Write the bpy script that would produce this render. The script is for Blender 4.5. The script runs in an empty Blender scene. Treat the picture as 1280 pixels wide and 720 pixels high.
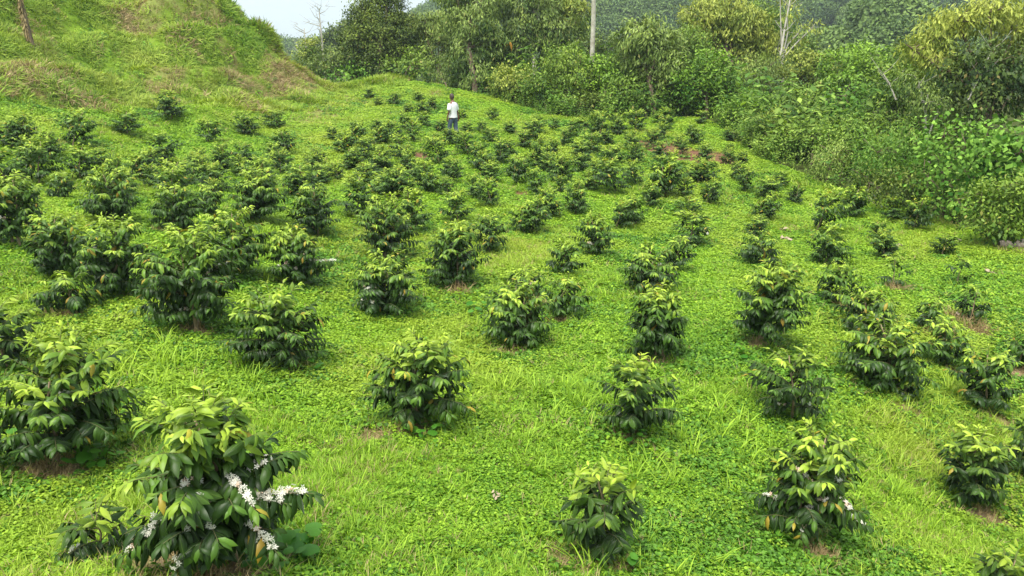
import bpy, math, numpy as np
from mathutils import Vector, Matrix
S = bpy.context.scene
COL = S.collection
R = math.radians
RNG = np.random.default_rng(11)

# ------------------------------------------------------------------ camera
F = 960.0                      # focal length in photo pixels (1280 wide)
PITCH = R(17.0)
cp, sp = math.cos(PITCH), math.sin(PITCH)
cam_d = bpy.data.cameras.new('camera')
cam_d.sensor_width = 36.0
cam_d.lens = 36.0 * F / 1280.0
cam_d.clip_start = 0.05
cam_d.clip_end = 5000
cam = bpy.data.objects.new('camera', cam_d)
COL.objects.link(cam)
cam.location = (0, 0, 0)
cam.rotation_euler = (R(90) - PITCH, 0, 0)
S.camera = cam

# ------------------------------------------------------------------ sky, sun, exposure
SUN_EL, SUN_AZ = R(66), R(-150)          # azimuth measured from +Y, clockwise
w = bpy.data.worlds.new('World'); S.world = w; w.use_nodes = True
nt = w.node_tree; nt.nodes.clear()
sky = nt.nodes.new('ShaderNodeTexSky'); sky.sky_type = 'NISHITA'; sky.sun_disc = False
sky.sun_elevation = SUN_EL; sky.sun_rotation = SUN_AZ; sky.air_density = 1.0; sky.dust_density = 3.0
tc = nt.nodes.new('ShaderNodeTexCoord')
mp = nt.nodes.new('ShaderNodeMapping'); mp.inputs['Scale'].default_value = (1, 1, 2.6)
no = nt.nodes.new('ShaderNodeTexNoise'); no.inputs['Scale'].default_value = 2.3; no.inputs['Detail'].default_value = 7
cr = nt.nodes.new('ShaderNodeValToRGB')
cr.color_ramp.elements[0].position = 0.30; cr.color_ramp.elements[0].color = (6.2, 7.0, 7.3, 1)
cr.color_ramp.elements[1].position = 0.68; cr.color_ramp.elements[1].color = (7.0, 7.7, 7.9, 1)
mx = nt.nodes.new('ShaderNodeMix'); mx.data_type = 'RGBA'; mx.inputs['Factor'].default_value = 0.88
bg = nt.nodes.new('ShaderNodeBackground'); bg.inputs['Strength'].default_value = 0.085
out = nt.nodes.new('ShaderNodeOutputWorld')
L = nt.links.new
L(tc.outputs['Generated'], mp.inputs['Vector']); L(mp.outputs[0], no.inputs['Vector'])
L(no.outputs['Fac'], cr.inputs['Fac']); L(sky.outputs[0], mx.inputs['A']); L(cr.outputs['Color'], mx.inputs['B'])
L(mx.outputs['Result'], bg.inputs['Color']); L(bg.outputs[0], out.inputs['Surface'])
sd = bpy.data.lights.new('sun', 'SUN'); sd.energy = 3.1; sd.angle = R(34); sd.color = (1.0, .95, .86)
sun = bpy.data.objects.new('sun', sd); COL.objects.link(sun)
sv = Vector((math.sin(SUN_AZ) * math.cos(SUN_EL), math.cos(SUN_AZ) * math.cos(SUN_EL), math.sin(SUN_EL)))
sun.rotation_euler = (-sv).to_track_quat('-Z', 'Y').to_euler()
sun.location = (0, 0, 30)
S.view_settings.view_transform = 'Standard'
S.view_settings.look = 'None'
S.view_settings.gamma = 1.0
S.view_settings.exposure = 1.05
S.render.engine = 'CYCLES'
S.cycles.max_bounces = 8
S.cycles.diffuse_bounces = 3
S.cycles.glossy_bounces = 2
S.cycles.transmission_bounces = 3
S.cycles.transparent_max_bounces = 4
S.cycles.volume_bounces = 0
S.cycles.use_denoising = True

# ------------------------------------------------------------------ helpers: terrain
def world(u, v, d):
    x = (u - 640) / F; y = (360 - v) / F
    return np.array([d * x, d * (cp + y * sp), d * (-sp + y * cp)])

CP = [(0,715,4.9),(270,715,4.7),(640,715,5.3),(755,695,6.2),(1000,670,7.1),(1240,715,7.0),(1280,600,9.2),(1212,638,8.6),(95,575,6.9),(520,530,8.0),(790,545,8.3),(990,528,9.3),(1110,485,11),(1232,515,11),(365,455,9.6),(645,432,11.1),(820,445,10.8),(947,425,11.6),(235,410,10.2),(10,460,8.8),(480,392,12.7),(573,360,13.8),(372,356,13.2),(296,348,13),(138,370,11.3),(20,310,13),(1050,383,14),(1028,332,17.4),(1195,356,16),(1280,330,17),(747,322,17),(480,325,15.8),(395,297,16.8),(150,280,15.5),(318,280,17),(50,233,18.5),(656,293,19),(1062,275,22),(1142,290,20.5),(952,277,21.5),(828,247,24),(208,206,23),(18,188,21),(535,243,22),(644,225,25),(306,211,24.5),(215,150,29),(357,195,27),(870,183,30.5),(600,212,27),(567,172,29.8),(752,181,30),(914,195,29),(613,153,34),(493,134,37),(463,126,39),
      (0,100,27),(0,0,33),(150,60,35),(240,8,41),(280,22,42),(315,40,41.5),(345,68,40),(372,88,41),(398,103,41.5),(430,110,43),(100,130,27),(150,0,37),(330,110,37),(270,60,37),(478,101,45),(530,104,44.5),(600,115,43),(740,150,37.5),(870,150,36),(1000,205,30),(1100,250,25)]
XP = [(-11.4,46.8,-3.2),(-10.6,49.5,-4),(-9,52,-5),(-14,54,-3),(-24,60,-2),(0,62,-4),(20,60,-5),(-45,60,4),(22,30,-3.3),(26,20,-3.3),(38,42,-1),(20,10,-4.8),(16,0,-4.2),(-15,10,-1.6),(-22,20,-.3),(-32,30,3.5),(-12,0,-1.2),(0,0,-1.62),(0,-15,-1.5),(30,0,-4),(-30,0,1)]
_p = np.array([world(*c) for c in CP] + [np.array(c, float) for c in XP])
def _U(r2): return 0.5 * r2 * np.log(r2 + 1e-9)
_n = len(_p); _xy = _p[:, :2]
_K = _U(((_xy[:, None] - _xy[None]) ** 2).sum(-1)) + .6 * np.eye(_n)
_P = np.c_[np.ones(_n), _xy]
_A = np.zeros((_n + 3, _n + 3)); _A[:_n, :_n] = _K; _A[:_n, _n:] = _P; _A[_n:, :_n] = _P.T
_W = np.linalg.solve(_A, np.r_[_p[:, 2], 0, 0, 0])

_NT = np.random.default_rng(5).random((64, 64))
def vnoise(x, y):
    xi = np.floor(x).astype(int); yi = np.floor(y).astype(int)
    fx = x - xi; fy = y - yi; fx = fx * fx * (3 - 2 * fx); fy = fy * fy * (3 - 2 * fy)
    g = lambda a, b: _NT[a % 64, b % 64]
    return (g(xi, yi) * (1 - fx) + g(xi + 1, yi) * fx) * (1 - fy) + (g(xi, yi + 1) * (1 - fx) + g(xi + 1, yi + 1) * fx) * fy - .5
def sstep(a, b, x):
    t = np.clip((x - a) / (b - a), 0, 1); return t * t * (3 - 2 * t)

def gz0(x, y):
    x = np.asarray(x, float); y = np.asarray(y, float); s = x.shape; x = x.ravel(); y = y.ravel()
    res = np.empty(len(x))
    for i in range(0, len(x), 20000):
        a = np.clip(x[i:i+20000], -42, 42); b = np.clip(y[i:i+20000], -18, 62)
        res[i:i+20000] = _U((a[:, None] - _xy[:, 0]) ** 2 + (b[:, None] - _xy[:, 1]) ** 2) @ _W[:_n] + _W[_n] + _W[_n+1] * a + _W[_n+2] * b
    far = np.maximum(np.maximum(np.abs(x) - 42, y - 62), 0)
    res = res - np.where(y > 40, 26, 3) * sstep(0, 90, far)
    return res.reshape(s)
def gz(x, y):
    x = np.asarray(x, float); y = np.asarray(y, float)
    z = gz0(x, y)
    hill = sstep(0, 2.5, -x - 10 + 0 * y) * sstep(24, 30, y) * sstep(90, 60, y)
    z = z + hill * (1.2 * vnoise(x / 3.1 + 3, y / 3.4) + .26 * np.sin(z * 4.6 + 3 * vnoise(x / 3, y / 3)) + .5 * vnoise(x / 1.3, y / 1.4 + 9) + .3 * vnoise(x / .6, y / .6 + 9))
    z = z + .10 * vnoise(x / 1.7 + 20, y / 1.7) + .05 * vnoise(x / .6, y / .6 + 30)
    # scarps: little earth cuts high on the hill
    for (sx, sy, h, r) in SCARPS:
        t = (y - sy) - .35 * (x - sx)
        z = z + h * (sstep(-.35, .35, t) - .5) * np.exp(-((x - sx) / r) ** 2) * np.exp(-(t / 2.4) ** 2)
    return z
SCARPS = []
def hit(u, v, fn=None):
    fn = fn or gz
    ds = np.arange(3, 75, .05); q = ds[:, None] * world(u, v, 1.0)[None]
    b = q[:, 2] < fn(q[:, 0], q[:, 1])
    return float(ds[int(np.argmax(b))]) if b.any() else None
for (u, v, h, r) in [(255, 30, 1.0, 2.4), (195, 24, .8, 1.7), (170, 55, .5, 2), (300, 75, .6, 1.6)]:
    q = world(u, v, hit(u, v, gz0) or 40); SCARPS.append((q[0], q[1], h, r))

def on_ground(u, v):
    d = hit(u, v) or 45.0
    q = world(u, v, d); q[2] = float(gz(q[0], q[1])); return q, d

# bare or dry patches: (u, v, ru, rv, kind)   kind 1 red soil, 2 straw
PATCH_PX = [(832,186,34,12,1),(862,194,32,12,1),(903,199,22,10,1),(818,180,24,5,1),(60,588,34,12,2),(205,702,45,10,2),(300,716,60,8,2),(703,700,26,16,2),(1003,662,20,10,2),(470,548,24,8,2),(548,118,10,4,2),
            (120,136,22,10,2),(285,70,18,10,2),(300,95,26,12,2),(395,148,26,12,2),(205,95,22,12,2),(30,92,34,14,2),(330,120,30,12,2),(180,12,26,12,2),(240,27,60,9,2),(258,31,34,5,2),(372,93,26,10,2),(230,55,20,14,2),(1262,312,26,8,2),(650,242,14,4,1),(1195,400,14,5,2),(525,195,14,5,1),(370,108,26,12,2),(275,22,30,8,2),(10,120,16,8,2)]
PATCH = []
for (u, v, ru, rv, k) in PATCH_PX:
    a, d = on_ground(u, v)
    up, _ = on_ground(u, v - rv); dn, _ = on_ground(u, v + min(rv, 5))
    PATCH.append((a[0], a[1], ru * d / F, max(.25, min(abs(up[1] - a[1]), 3.0)), k))
def patch_val(x, y, kind):
    r = np.zeros(np.shape(x))
    for (a, b, rx, ry, k) in PATCH:
        if k == kind:
            q = ((x - a) / rx) ** 2 + ((y - b) / ry) ** 2
            r = np.maximum(r, sstep(1.25, .45, q + .9 * vnoise(x * 2.3, y * 2.3)))
    return r

# ------------------------------------------------------------------ helpers: objects
def tag(o, label=None, cat=None, group=None, kind=None):
    if label: o['label'] = label
    if cat: o['category'] = cat
    if group: o['group'] = group
    if kind: o['kind'] = kind
    return o
def mesh_np(name, V, Fc, mats, smooth=True, attrs=None, uv=None, midx=None):
    """V (n,3); Fc list of (m,k) int arrays"""
    if isinstance(Fc, np.ndarray): Fc = [Fc]
    me = bpy.data.meshes.new(name)
    V = np.asarray(V, np.float32); me.vertices.add(len(V)); me.vertices.foreach_set('co', V.ravel())
    lv = np.concatenate([f.ravel() for f in Fc]).astype(np.int32)
    tot = np.concatenate([np.full(len(f), f.shape[1]) for f in Fc]).astype(np.int32)
    st = np.r_[0, np.cumsum(tot)[:-1]].astype(np.int32)
    me.loops.add(len(lv)); me.loops.foreach_set('vertex_index', lv)
    me.polygons.add(len(tot)); me.polygons.foreach_set('loop_start', st)
    try: me.polygons.foreach_set('loop_total', tot)
    except Exception: pass
    me.polygons.foreach_set('use_smooth', np.full(len(tot), smooth))
    if midx is not None: me.polygons.foreach_set('material_index', np.asarray(midx, np.int32))
    me.update(calc_edges=True)
    for m in (mats if isinstance(mats, (list, tuple)) else [mats]): me.materials.append(m)
    for k, a in (attrs or {}).items():
        at = me.attributes.new(k, 'FLOAT', 'POINT'); at.data.foreach_set('value', np.asarray(a, np.float32))
    if uv is not None:
        l = me.uv_layers.new(name='UVMap'); l.data.foreach_set('uv', np.asarray(uv, np.float32)[lv].ravel())
    return me
def ob(name, me, parent=None, loc=None):
    o = bpy.data.objects.new(name, me); COL.objects.link(o)
    if parent is not None: o.parent = parent
    if loc is not None: o.location = loc
    return o
class MB:
    def __init__(s): s.V = []; s.Q = []; s.T = []; s.n = 0; s.A = []
    def add(s, V, Q=None, T=None, a=0.0):
        V = np.asarray(V, float).reshape(-1, 3); s.V.append(V)
        s.A.append(np.broadcast_to(a, (len(V),)))
        if Q is not None and len(Q): s.Q.append(np.asarray(Q) + s.n)
        if T is not None and len(T): s.T.append(np.asarray(T) + s.n)
        s.n += len(V)
    def tube(s, pts, rad, k=6, a=0.0):
        pts = np.asarray(pts, float); rad = np.broadcast_to(rad, (len(pts),)).astype(float)
        tg = np.gradient(pts, axis=0); tg /= np.linalg.norm(tg, axis=1)[:, None] + 1e-9
        ref = np.array([0, 0, 1.]) if abs(tg[0][2]) < .8 else np.array([1., 0, 0])
        x = np.cross(tg, ref); x /= np.linalg.norm(x, axis=1)[:, None] + 1e-9; y = np.cross(tg, x)
        th = np.arange(k) * 2 * np.pi / k
        V = pts[:, None] + rad[:, None, None] * (np.cos(th)[None, :, None] * x[:, None] + np.sin(th)[None, :, None] * y[:, None])
        m = len(pts); i = np.arange(m - 1)[:, None] * k; j = np.arange(k)[None]; j2 = (j + 1) % k
        Q = np.stack([i + j, i + j2, i + k + j2, i + k + j], -1).reshape(-1, 4)
        V = V.reshape(-1, 3); V = np.vstack([V, pts[-1:]]); e = (m - 1) * k
        T = np.stack([e + np.arange(k), e + (np.arange(k) + 1) % k, np.full(k, m * k)], -1)
        s.add(V, Q, T, a)
    def mesh(s, name, mat, smooth=True):
        Fc = []
        if s.Q: Fc.append(np.vstack(s.Q))
        if s.T: Fc.append(np.vstack(s.T))
        return mesh_np(name, np.vstack(s.V), Fc, mat, smooth, {'tint': np.concatenate(s.A)})

def nrm(a): return a / (np.linalg.norm(a, axis=-1, keepdims=True) + 1e-9)
# leaf templates: x along, y across (+-.5), z normal
LOW = (np.array([(0,0,0),(.45,.5,-.10),(1,0,-.22),(.45,-.5,-.10),(.5,0,.0)]), np.array([(0,4,1),(1,4,2),(0,3,4),(3,2,4)]))
TWO = (np.array([(0,0,0),(.42,.5,-.10),(1,0,-.18),(.42,-.5,-.10)]), np.array([(0,2,1),(0,3,2)]))
MID = (np.array([(0,0,0),(.3,-.42,-.04),(.3,0,.05),(.3,.42,-.04),(.68,-.40,-.12),(.68,0,-.06),(.68,.38,-.14),(.96,0,-.42)]),
       np.array([(0,1,2),(0,2,3),(1,4,5),(1,5,2),(2,5,6),(2,6,3),(4,7,5),(5,7,6)]))
def fancy_leaf(droop=.3, wav=.02, fold=.12, seg=8, wpow=.75):
    V = []; uv = []; T = []
    for i in range(seg + 1):
        t = i / seg; wd = .5 * (math.sin(math.pi * min(1, t ** wpow)) ** .85 if 0 < t < 1 else 0.0)
        if t < .06: wd = .02
        zc = .06 * math.sin(t * 3) - droop * t * t
        for k in (-1, -.5, 0, .5, 1):
            V.append((t - droop * .25 * t * t, k * wd, zc - fold * abs(k) * wd * 2 + wav * math.sin(t * 38 + k) * abs(k) - .10 * wd * k * k)); uv.append((t, .5 + k * wd))
    for i in range(seg):
        for k in range(4):
            a = i * 5 + k; T += [(a, a + 1, a + 6, a + 5)]
    return np.array(V), np.array(T), np.array(uv)
def leaves(mb, tpl, pos, dr, nm, ln, wr, tint, rng):
    """place many leaves"""
    d = nrm(dr); s = nrm(np.cross(nm, d)); n = np.cross(d, s)
    Tv, Tf = tpl; ln = np.broadcast_to(ln, (len(pos),)); wr = np.broadcast_to(wr, (len(pos),))
    V = pos[:, None] + ln[:, None, None] * (Tv[None, :, 0:1] * d[:, None] + (Tv[None, :, 1:2] * wr[:, None, None]) * s[:, None] + Tv[None, :, 2:3] * n[:, None])
    k = len(Tv); Fc = (Tf[None] + (np.arange(len(pos)) * k)[:, None, None]).reshape(-1, Tf.shape[1])
    A = np.repeat(np.broadcast_to(tint, (len(pos),)), k)
    if Tf.shape[1] == 3: mb.add(V.reshape(-1, 3), None, Fc, A)
    else: mb.add(V.reshape(-1, 3), Fc, None, A)

# ------------------------------------------------------------------ materials
def mat_new(name):
    m = bpy.data.materials.new(name); m.use_nodes = True; t = m.node_tree; t.nodes.clear()
    o = t.nodes.new('ShaderNodeOutputMaterial'); return m, t, o
def N(t, ty, **kw):
    n = t.nodes.new(ty)
    for k, v in kw.items():
        if k in n.inputs: n.inputs[k].default_value = v
        else: setattr(n, k, v)
    return n
def mixc(t, fac, a, b, mode='MIX'):
    m = t.nodes.new('ShaderNodeMix'); m.data_type = 'RGBA'; m.blend_type = mode
    for sock, val in ((0, fac), ('A', a), ('B', b)):
        s = m.inputs[sock] if sock != 0 else m.inputs['Factor']
        if isinstance(val, bpy.types.NodeSocket): t.links.new(val, s)
        elif sock == 0: s.default_value = val
        else: s.default_value = (*val, 1) if len(val) == 3 else val
    return m.outputs['Result']
def mathn(t, op, a, b=0.0, clamp=False):
    m = t.nodes.new('ShaderNodeMath'); m.operation = op; m.use_clamp = clamp
    for i, v in enumerate((a, b)):
        if isinstance(v, bpy.types.NodeSocket): t.links.new(v, m.inputs[i])
        else: m.inputs[i].default_value = v
    return m.outputs[0]
def foliage(name, dark, young, rough=.45, trans=.25, spread=.35, scale=1.5, third=None, veins=False, spec=.5, big=None, bigscale=.12, mid=None):
    """leaf shader: colour from per-leaf 'tint' attribute (0 mature .. 1 young), plus random per leaf and broad noise"""
    m, t, o = mat_new(name)
    at = N(t, 'ShaderNodeAttribute'); at.attribute_name = 'tint'
    geo = t.nodes.new('ShaderNodeNewGeometry')
    oi = t.nodes.new('ShaderNodeObjectInfo')
    nz = N(t, 'ShaderNodeTexNoise', Scale=scale, Detail=3.0); t.links.new(geo.outputs['Position'], nz.inputs['Vector'])
    r = mathn(t, 'ADD', mathn(t, 'MULTIPLY', geo.outputs['Random Per Island'], .55), mathn(t, 'MULTIPLY', oi.outputs['Random'], .45))
    v = mathn(t, 'ADD', mathn(t, 'MULTIPLY', mathn(t, 'SUBTRACT', r, .5), spread), mathn(t, 'MULTIPLY', mathn(t, 'SUBTRACT', nz.outputs['Fac'], .5), spread * 1.4))
    f = mathn(t, 'ADD', at.outputs['Fac'], v, True)
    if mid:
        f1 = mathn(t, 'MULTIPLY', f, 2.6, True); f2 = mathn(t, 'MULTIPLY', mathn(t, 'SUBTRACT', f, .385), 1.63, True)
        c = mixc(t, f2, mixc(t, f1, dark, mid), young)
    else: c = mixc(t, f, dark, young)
    if third:
        f3 = mathn(t, 'MULTIPLY', mathn(t, 'GREATER_THAN', geo.outputs['Random Per Island'], .986), .6)
        c = mixc(t, f3, c, third)
    if big:
        nb = N(t, 'ShaderNodeTexNoise', Scale=bigscale, Detail=4.0, Roughness=.6); t.links.new(geo.outputs['Position'], nb.inputs['Vector'])
        rr = N(t, 'ShaderNodeMapRange'); rr.inputs['From Min'].default_value = .44; rr.inputs['From Max'].default_value = .66
        t.links.new(nb.outputs['Fac'], rr.inputs['Value'])
        c = mixc(t, mathn(t, 'MULTIPLY', rr.outputs[0], .8), c, big)
    # brightness variation leaf to leaf
    hs = N(t, 'ShaderNodeHueSaturation'); t.links.new(c, hs.inputs['Color'])
    t.links.new(mathn(t, 'ADD', mathn(t, 'MULTIPLY', geo.outputs['Random Per Island'], .5), .75), hs.inputs['Value'])
    c = hs.outputs['Color']
    b = N(t, 'ShaderNodeBsdfPrincipled', Roughness=rough)
    b.inputs['Specular IOR Level'].default_value = spec * .4
    if veins:
        uv = t.nodes.new('ShaderNodeUVMap'); uv.uv_map = 'UVMap'; sx = t.nodes.new('ShaderNodeSeparateXYZ'); t.links.new(uv.outputs[0], sx.inputs[0])
        ay = mathn(t, 'ABSOLUTE', mathn(t, 'SUBTRACT', sx.outputs['Y'], .5))
        rib = mathn(t, 'SUBTRACT', 1.0, mathn(t, 'MULTIPLY', ay, 28.0), True)
        sv_ = mathn(t, 'SINE', mathn(t, 'SUBTRACT', mathn(t, 'MULTIPLY', sx.outputs['X'], 58.0), mathn(t, 'MULTIPLY', ay, 60.0)))
        c = mixc(t, mathn(t, 'MULTIPLY', rib, .45), c, (.22, .34, .08))
        bp = N(t, 'ShaderNodeBump', Strength=.55, Distance=.004); t.links.new(mathn(t, 'ADD', sv_, mathn(t, 'MULTIPLY', rib, -2.0)), bp.inputs['Height'])
        t.links.new(bp.outputs[0], b.inputs['Normal'])
    t.links.new(c, b.inputs['Base Color'])
    tr = t.nodes.new('ShaderNodeBsdfTranslucent'); t.links.new(mixc(t, 1.0, c, (1.25, 1.3, .5), 'MULTIPLY'), tr.inputs['Color'])
    ms = t.nodes.new('ShaderNodeMixShader'); ms.inputs[0].default_value = trans
    t.links.new(b.outputs[0], ms.inputs[1]); t.links.new(tr.outputs[0], ms.inputs[2]); t.links.new(ms.outputs[0], o.inputs['Surface'])
    return m
def bark(name, a, b_, scale=9.0, stretch=.25, rough=.85):
    m, t, o = mat_new(name)
    tc = t.nodes.new('ShaderNodeTexCoord'); mp = t.nodes.new('ShaderNodeMapping'); mp.inputs['Scale'].default_value = (1, 1, stretch)
    t.links.new(tc.outputs['Object'], mp.inputs['Vector'])
    n = N(t, 'ShaderNodeTexNoise', Scale=scale, Detail=6.0, Roughness=.65); t.links.new(mp.outputs[0], n.inputs['Vector'])
    r = t.nodes.new('ShaderNodeValToRGB'); r.color_ramp.elements[0].position = .35; r.color_ramp.elements[1].position = .65
    r.color_ramp.elements[0].color = (*a, 1); r.color_ramp.elements[1].color = (*b_, 1); t.links.new(n.outputs['Fac'], r.inputs['Fac'])
    b = N(t, 'ShaderNodeBsdfPrincipled', Roughness=rough); t.links.new(r.outputs['Color'], b.inputs['Base Color'])
    bp = N(t, 'ShaderNodeBump', Strength=.6, Distance=.02); t.links.new(n.outputs['Fac'], bp.inputs['Height']); t.links.new(bp.outputs[0], b.inputs['Normal'])
    t.links.new(b.outputs[0], o.inputs['Surface']); return m

M = {}
M['coffee'] = foliage('coffee_leaf', (.022, .052, .010), (.34, .46, .045), rough=.40, trans=.16, spread=.28, scale=3, third=(.36, .22, .03), spec=.6, mid=(.085, .175, .020))
M['coffee_near'] = foliage('coffee_leaf_veined', (.021, .050, .010), (.34, .46, .045), rough=.30, trans=.16, spread=.14, scale=3, third=(.34, .22, .03), veins=True, spec=.8, mid=(.085, .175, .020))
M['clover'] = foliage('clover_leaf', (.11, .26, .02), (.33, .51, .04), rough=.5, trans=.3, spread=.9, scale=.55, big=(.36, .45, .05), bigscale=.22)
M['grass'] = foliage('grass_blade', (.15, .30, .025), (.36, .53, .05), rough=.5, trans=.35, spread=.7, scale=.5, big=(.40, .45, .07), bigscale=.2)
M['hillgrass'] = foliage('hill_grass', (.11, .24, .025), (.34, .44, .06), rough=.6, trans=.3, spread=.9, scale=.35, big=(.36, .41, .08), bigscale=.33)
M['drygrass'] = foliage('dry_grass', (.24, .17, .08), (.48, .38, .20), rough=.75, trans=.2, spread=.8, scale=.8)
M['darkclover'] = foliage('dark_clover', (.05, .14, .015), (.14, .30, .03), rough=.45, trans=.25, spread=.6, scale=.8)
M['heart'] = foliage('heart_leaf', (.035, .14, .012), (.10, .26, .025), rough=.42, trans=.25, spread=.5, scale=2, veins=False)
M['tree_dark'] = foliage('tree_dark', (.022, .055, .012), (.20, .26, .035), rough=.5, trans=.13, spread=.5, scale=.7, third=(.20, .13, .05))
M['tree_grey'] = foliage('tree_grey', (.030, .075, .014), (.25, .33, .07), rough=.45, trans=.13, spread=.5, scale=.6, third=(.26, .20, .08))
M['tree_yel'] = foliage('tree_yellow', (.05, .12, .012), (.36, .40, .07), rough=.5, trans=.13, spread=.5, scale=.6)
M['tree_viv'] = foliage('tree_vivid', (.035, .11, .010), (.22, .36, .035), rough=.45, trans=.13, spread=.5, scale=.7)
M['tree_mid'] = foliage('tree_mid', (.035, .10, .012), (.22, .32, .04), rough=.48, trans=.13, spread=.5, scale=.7, third=(.24, .18, .06))
M['broad'] = foliage('broad_leaf', (.035, .12, .014), (.22, .38, .06), rough=.42, trans=.13, spread=.5, scale=1.2, spec=.12)
M['weed'] = foliage('weed_leaf', (.065, .165, .018), (.33, .45, .08), rough=.5, trans=.3, spread=.7, scale=.45, big=(.10, .22, .03), bigscale=.35)
M['forest'] = foliage('forest_crown', (.012, .05, .018), (.15, .23, .05), rough=.6, trans=.1, spread=.8, scale=.03)
M['bark'] = bark('brown_bark', (.075, .05, .03), (.19, .14, .09))
M['stem'] = bark('coffee_stem', (.16, .11, .06), (.34, .26, .16), 30)
M['twig'] = bark('green_twig', (.08, .09, .03), (.16, .15, .06), 40)
M['pale'] = bark('pale_trunk', (.34, .30, .24), (.58, .55, .48), 4, 1.0)
M['greybark'] = bark('grey_branch', (.26, .24, .20), (.42, .40, .34), 8)
M['log'] = bark('weathered_log', (.10, .08, .06), (.34, .29, .24), 12)
def simple(name, col, rough=.8, col2=None, scale=20, trans=0):
    m, t, o = mat_new(name); b = N(t, 'ShaderNodeBsdfPrincipled', Roughness=rough)
    geo = t.nodes.new('ShaderNodeTexCoord'); n = N(t, 'ShaderNodeTexNoise', Scale=scale, Detail=4.0); t.links.new(geo.outputs['Object'], n.inputs['Vector'])
    c = mixc(t, n.outputs['Fac'], col, col2 or tuple(x * .75 for x in col)); t.links.new(c, b.inputs['Base Color'])
    t.links.new(b.outputs[0], o.inputs['Surface']); return m
M['petal'] = simple('white_petal', (.95, .92, .82), .6, (.92, .88, .78), 60)
t = M['petal'].node_tree; b = [n for n in t.nodes if n.type == 'BSDF_PRINCIPLED'][0]; tr = t.nodes.new('ShaderNodeBsdfTranslucent'); tr.inputs[0].default_value = (.95, .94, .9, 1)
ms = t.nodes.new('ShaderNodeMixShader'); ms.inputs[0].default_value = .4; t.links.new(b.outputs[0], ms.inputs[1]); t.links.new(tr.outputs[0], ms.inputs[2])
t.links.new(ms.outputs[0], [n for n in t.nodes if n.type == 'OUTPUT_MATERIAL'][0].inputs[0])
M['spent'] = simple('spent_petal', (.62, .42, .30), .7, (.80, .66, .54), 60)
M['skin'] = simple('brown_skin', (.20, .095, .055), .5, (.16, .075, .045))
M['hair'] = simple('cropped_dark_hair', (.05, .03, .022), .6)
M['shirt'] = simple('white_cotton', (.84, .84, .85), .85, (.80, .80, .82), 6)
M['jeans'] = simple('blue_denim', (.045, .07, .12), .85, (.09, .12, .17), 9)
M['shoe'] = simple('dark_rubber_boot', (.03, .028, .025), .5)
M['litter'] = simple('dry_leaf_litter', (.46, .38, .27), .8, (.30, .22, .14), 14)
M['orange'] = simple('orange_dead_leaf', (.60, .30, .02), .7, (.45, .20, .02), 5)

# ground
m, t, o = mat_new('ground_soil_and_green')
geo = t.nodes.new('ShaderNodeNewGeometry')
n1 = N(t, 'ShaderNodeTexNoise', Scale=.35, Detail=6.0, Roughness=.6); n2 = N(t, 'ShaderNodeTexNoise', Scale=9.0, Detail=6.0, Roughness=.7)
for n in (n1, n2): t.links.new(geo.outputs['Position'], n.inputs['Vector'])
g = mixc(t, n1.outputs['Fac'], (.12, .24, .015), (.26, .40, .03))
g = mixc(t, mathn(t, 'MULTIPLY', n2.outputs['Fac'], .55), g, (.07, .09, .025))
a1 = N(t, 'ShaderNodeAttribute'); a1.attribute_name = 'soil'; a2 = N(t, 'ShaderNodeAttribute'); a2.attribute_name = 'straw'
soil = mixc(t, n2.outputs['Fac'], (.10, .045, .028), (.24, .125, .08)); straw = mixc(t, n2.outputs['Fac'], (.14, .10, .055), (.38, .29, .17))
a3 = N(t, 'ShaderNodeAttribute'); a3.attribute_name = 'thicket_shade'; g = mixc(t, mathn(t, 'MULTIPLY', a3.outputs['Fac'], .85), g, (.035, .035, .016))  # shade between the bushes painted into the soil colour under the thicket
g = mixc(t, a2.outputs['Fac'], g, straw); g = mixc(t, a1.outputs['Fac'], g, soil)
b = N(t, 'ShaderNodeBsdfPrincipled', Roughness=.95); b.inputs['Specular IOR Level'].default_value = .1
bp = N(t, 'ShaderNodeBump', Strength=.8, Distance=.06); t.links.new(n2.outputs['Fac'], bp.inputs['Height']); t.links.new(bp.outputs[0], b.inputs['Normal'])
t.links.new(g, b.inputs['Base Color']); t.links.new(b.outputs[0], o.inputs['Surface']); M['ground'] = m

# boundary of the thicket in plan: behind this line there is bush instead of mown cover
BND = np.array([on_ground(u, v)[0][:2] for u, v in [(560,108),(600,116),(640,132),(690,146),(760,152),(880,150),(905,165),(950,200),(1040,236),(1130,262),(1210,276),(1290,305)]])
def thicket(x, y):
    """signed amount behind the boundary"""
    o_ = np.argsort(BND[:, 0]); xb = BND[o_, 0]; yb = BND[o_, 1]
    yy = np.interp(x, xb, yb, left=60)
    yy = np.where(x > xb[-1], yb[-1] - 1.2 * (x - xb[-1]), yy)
    return y - yy

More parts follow.
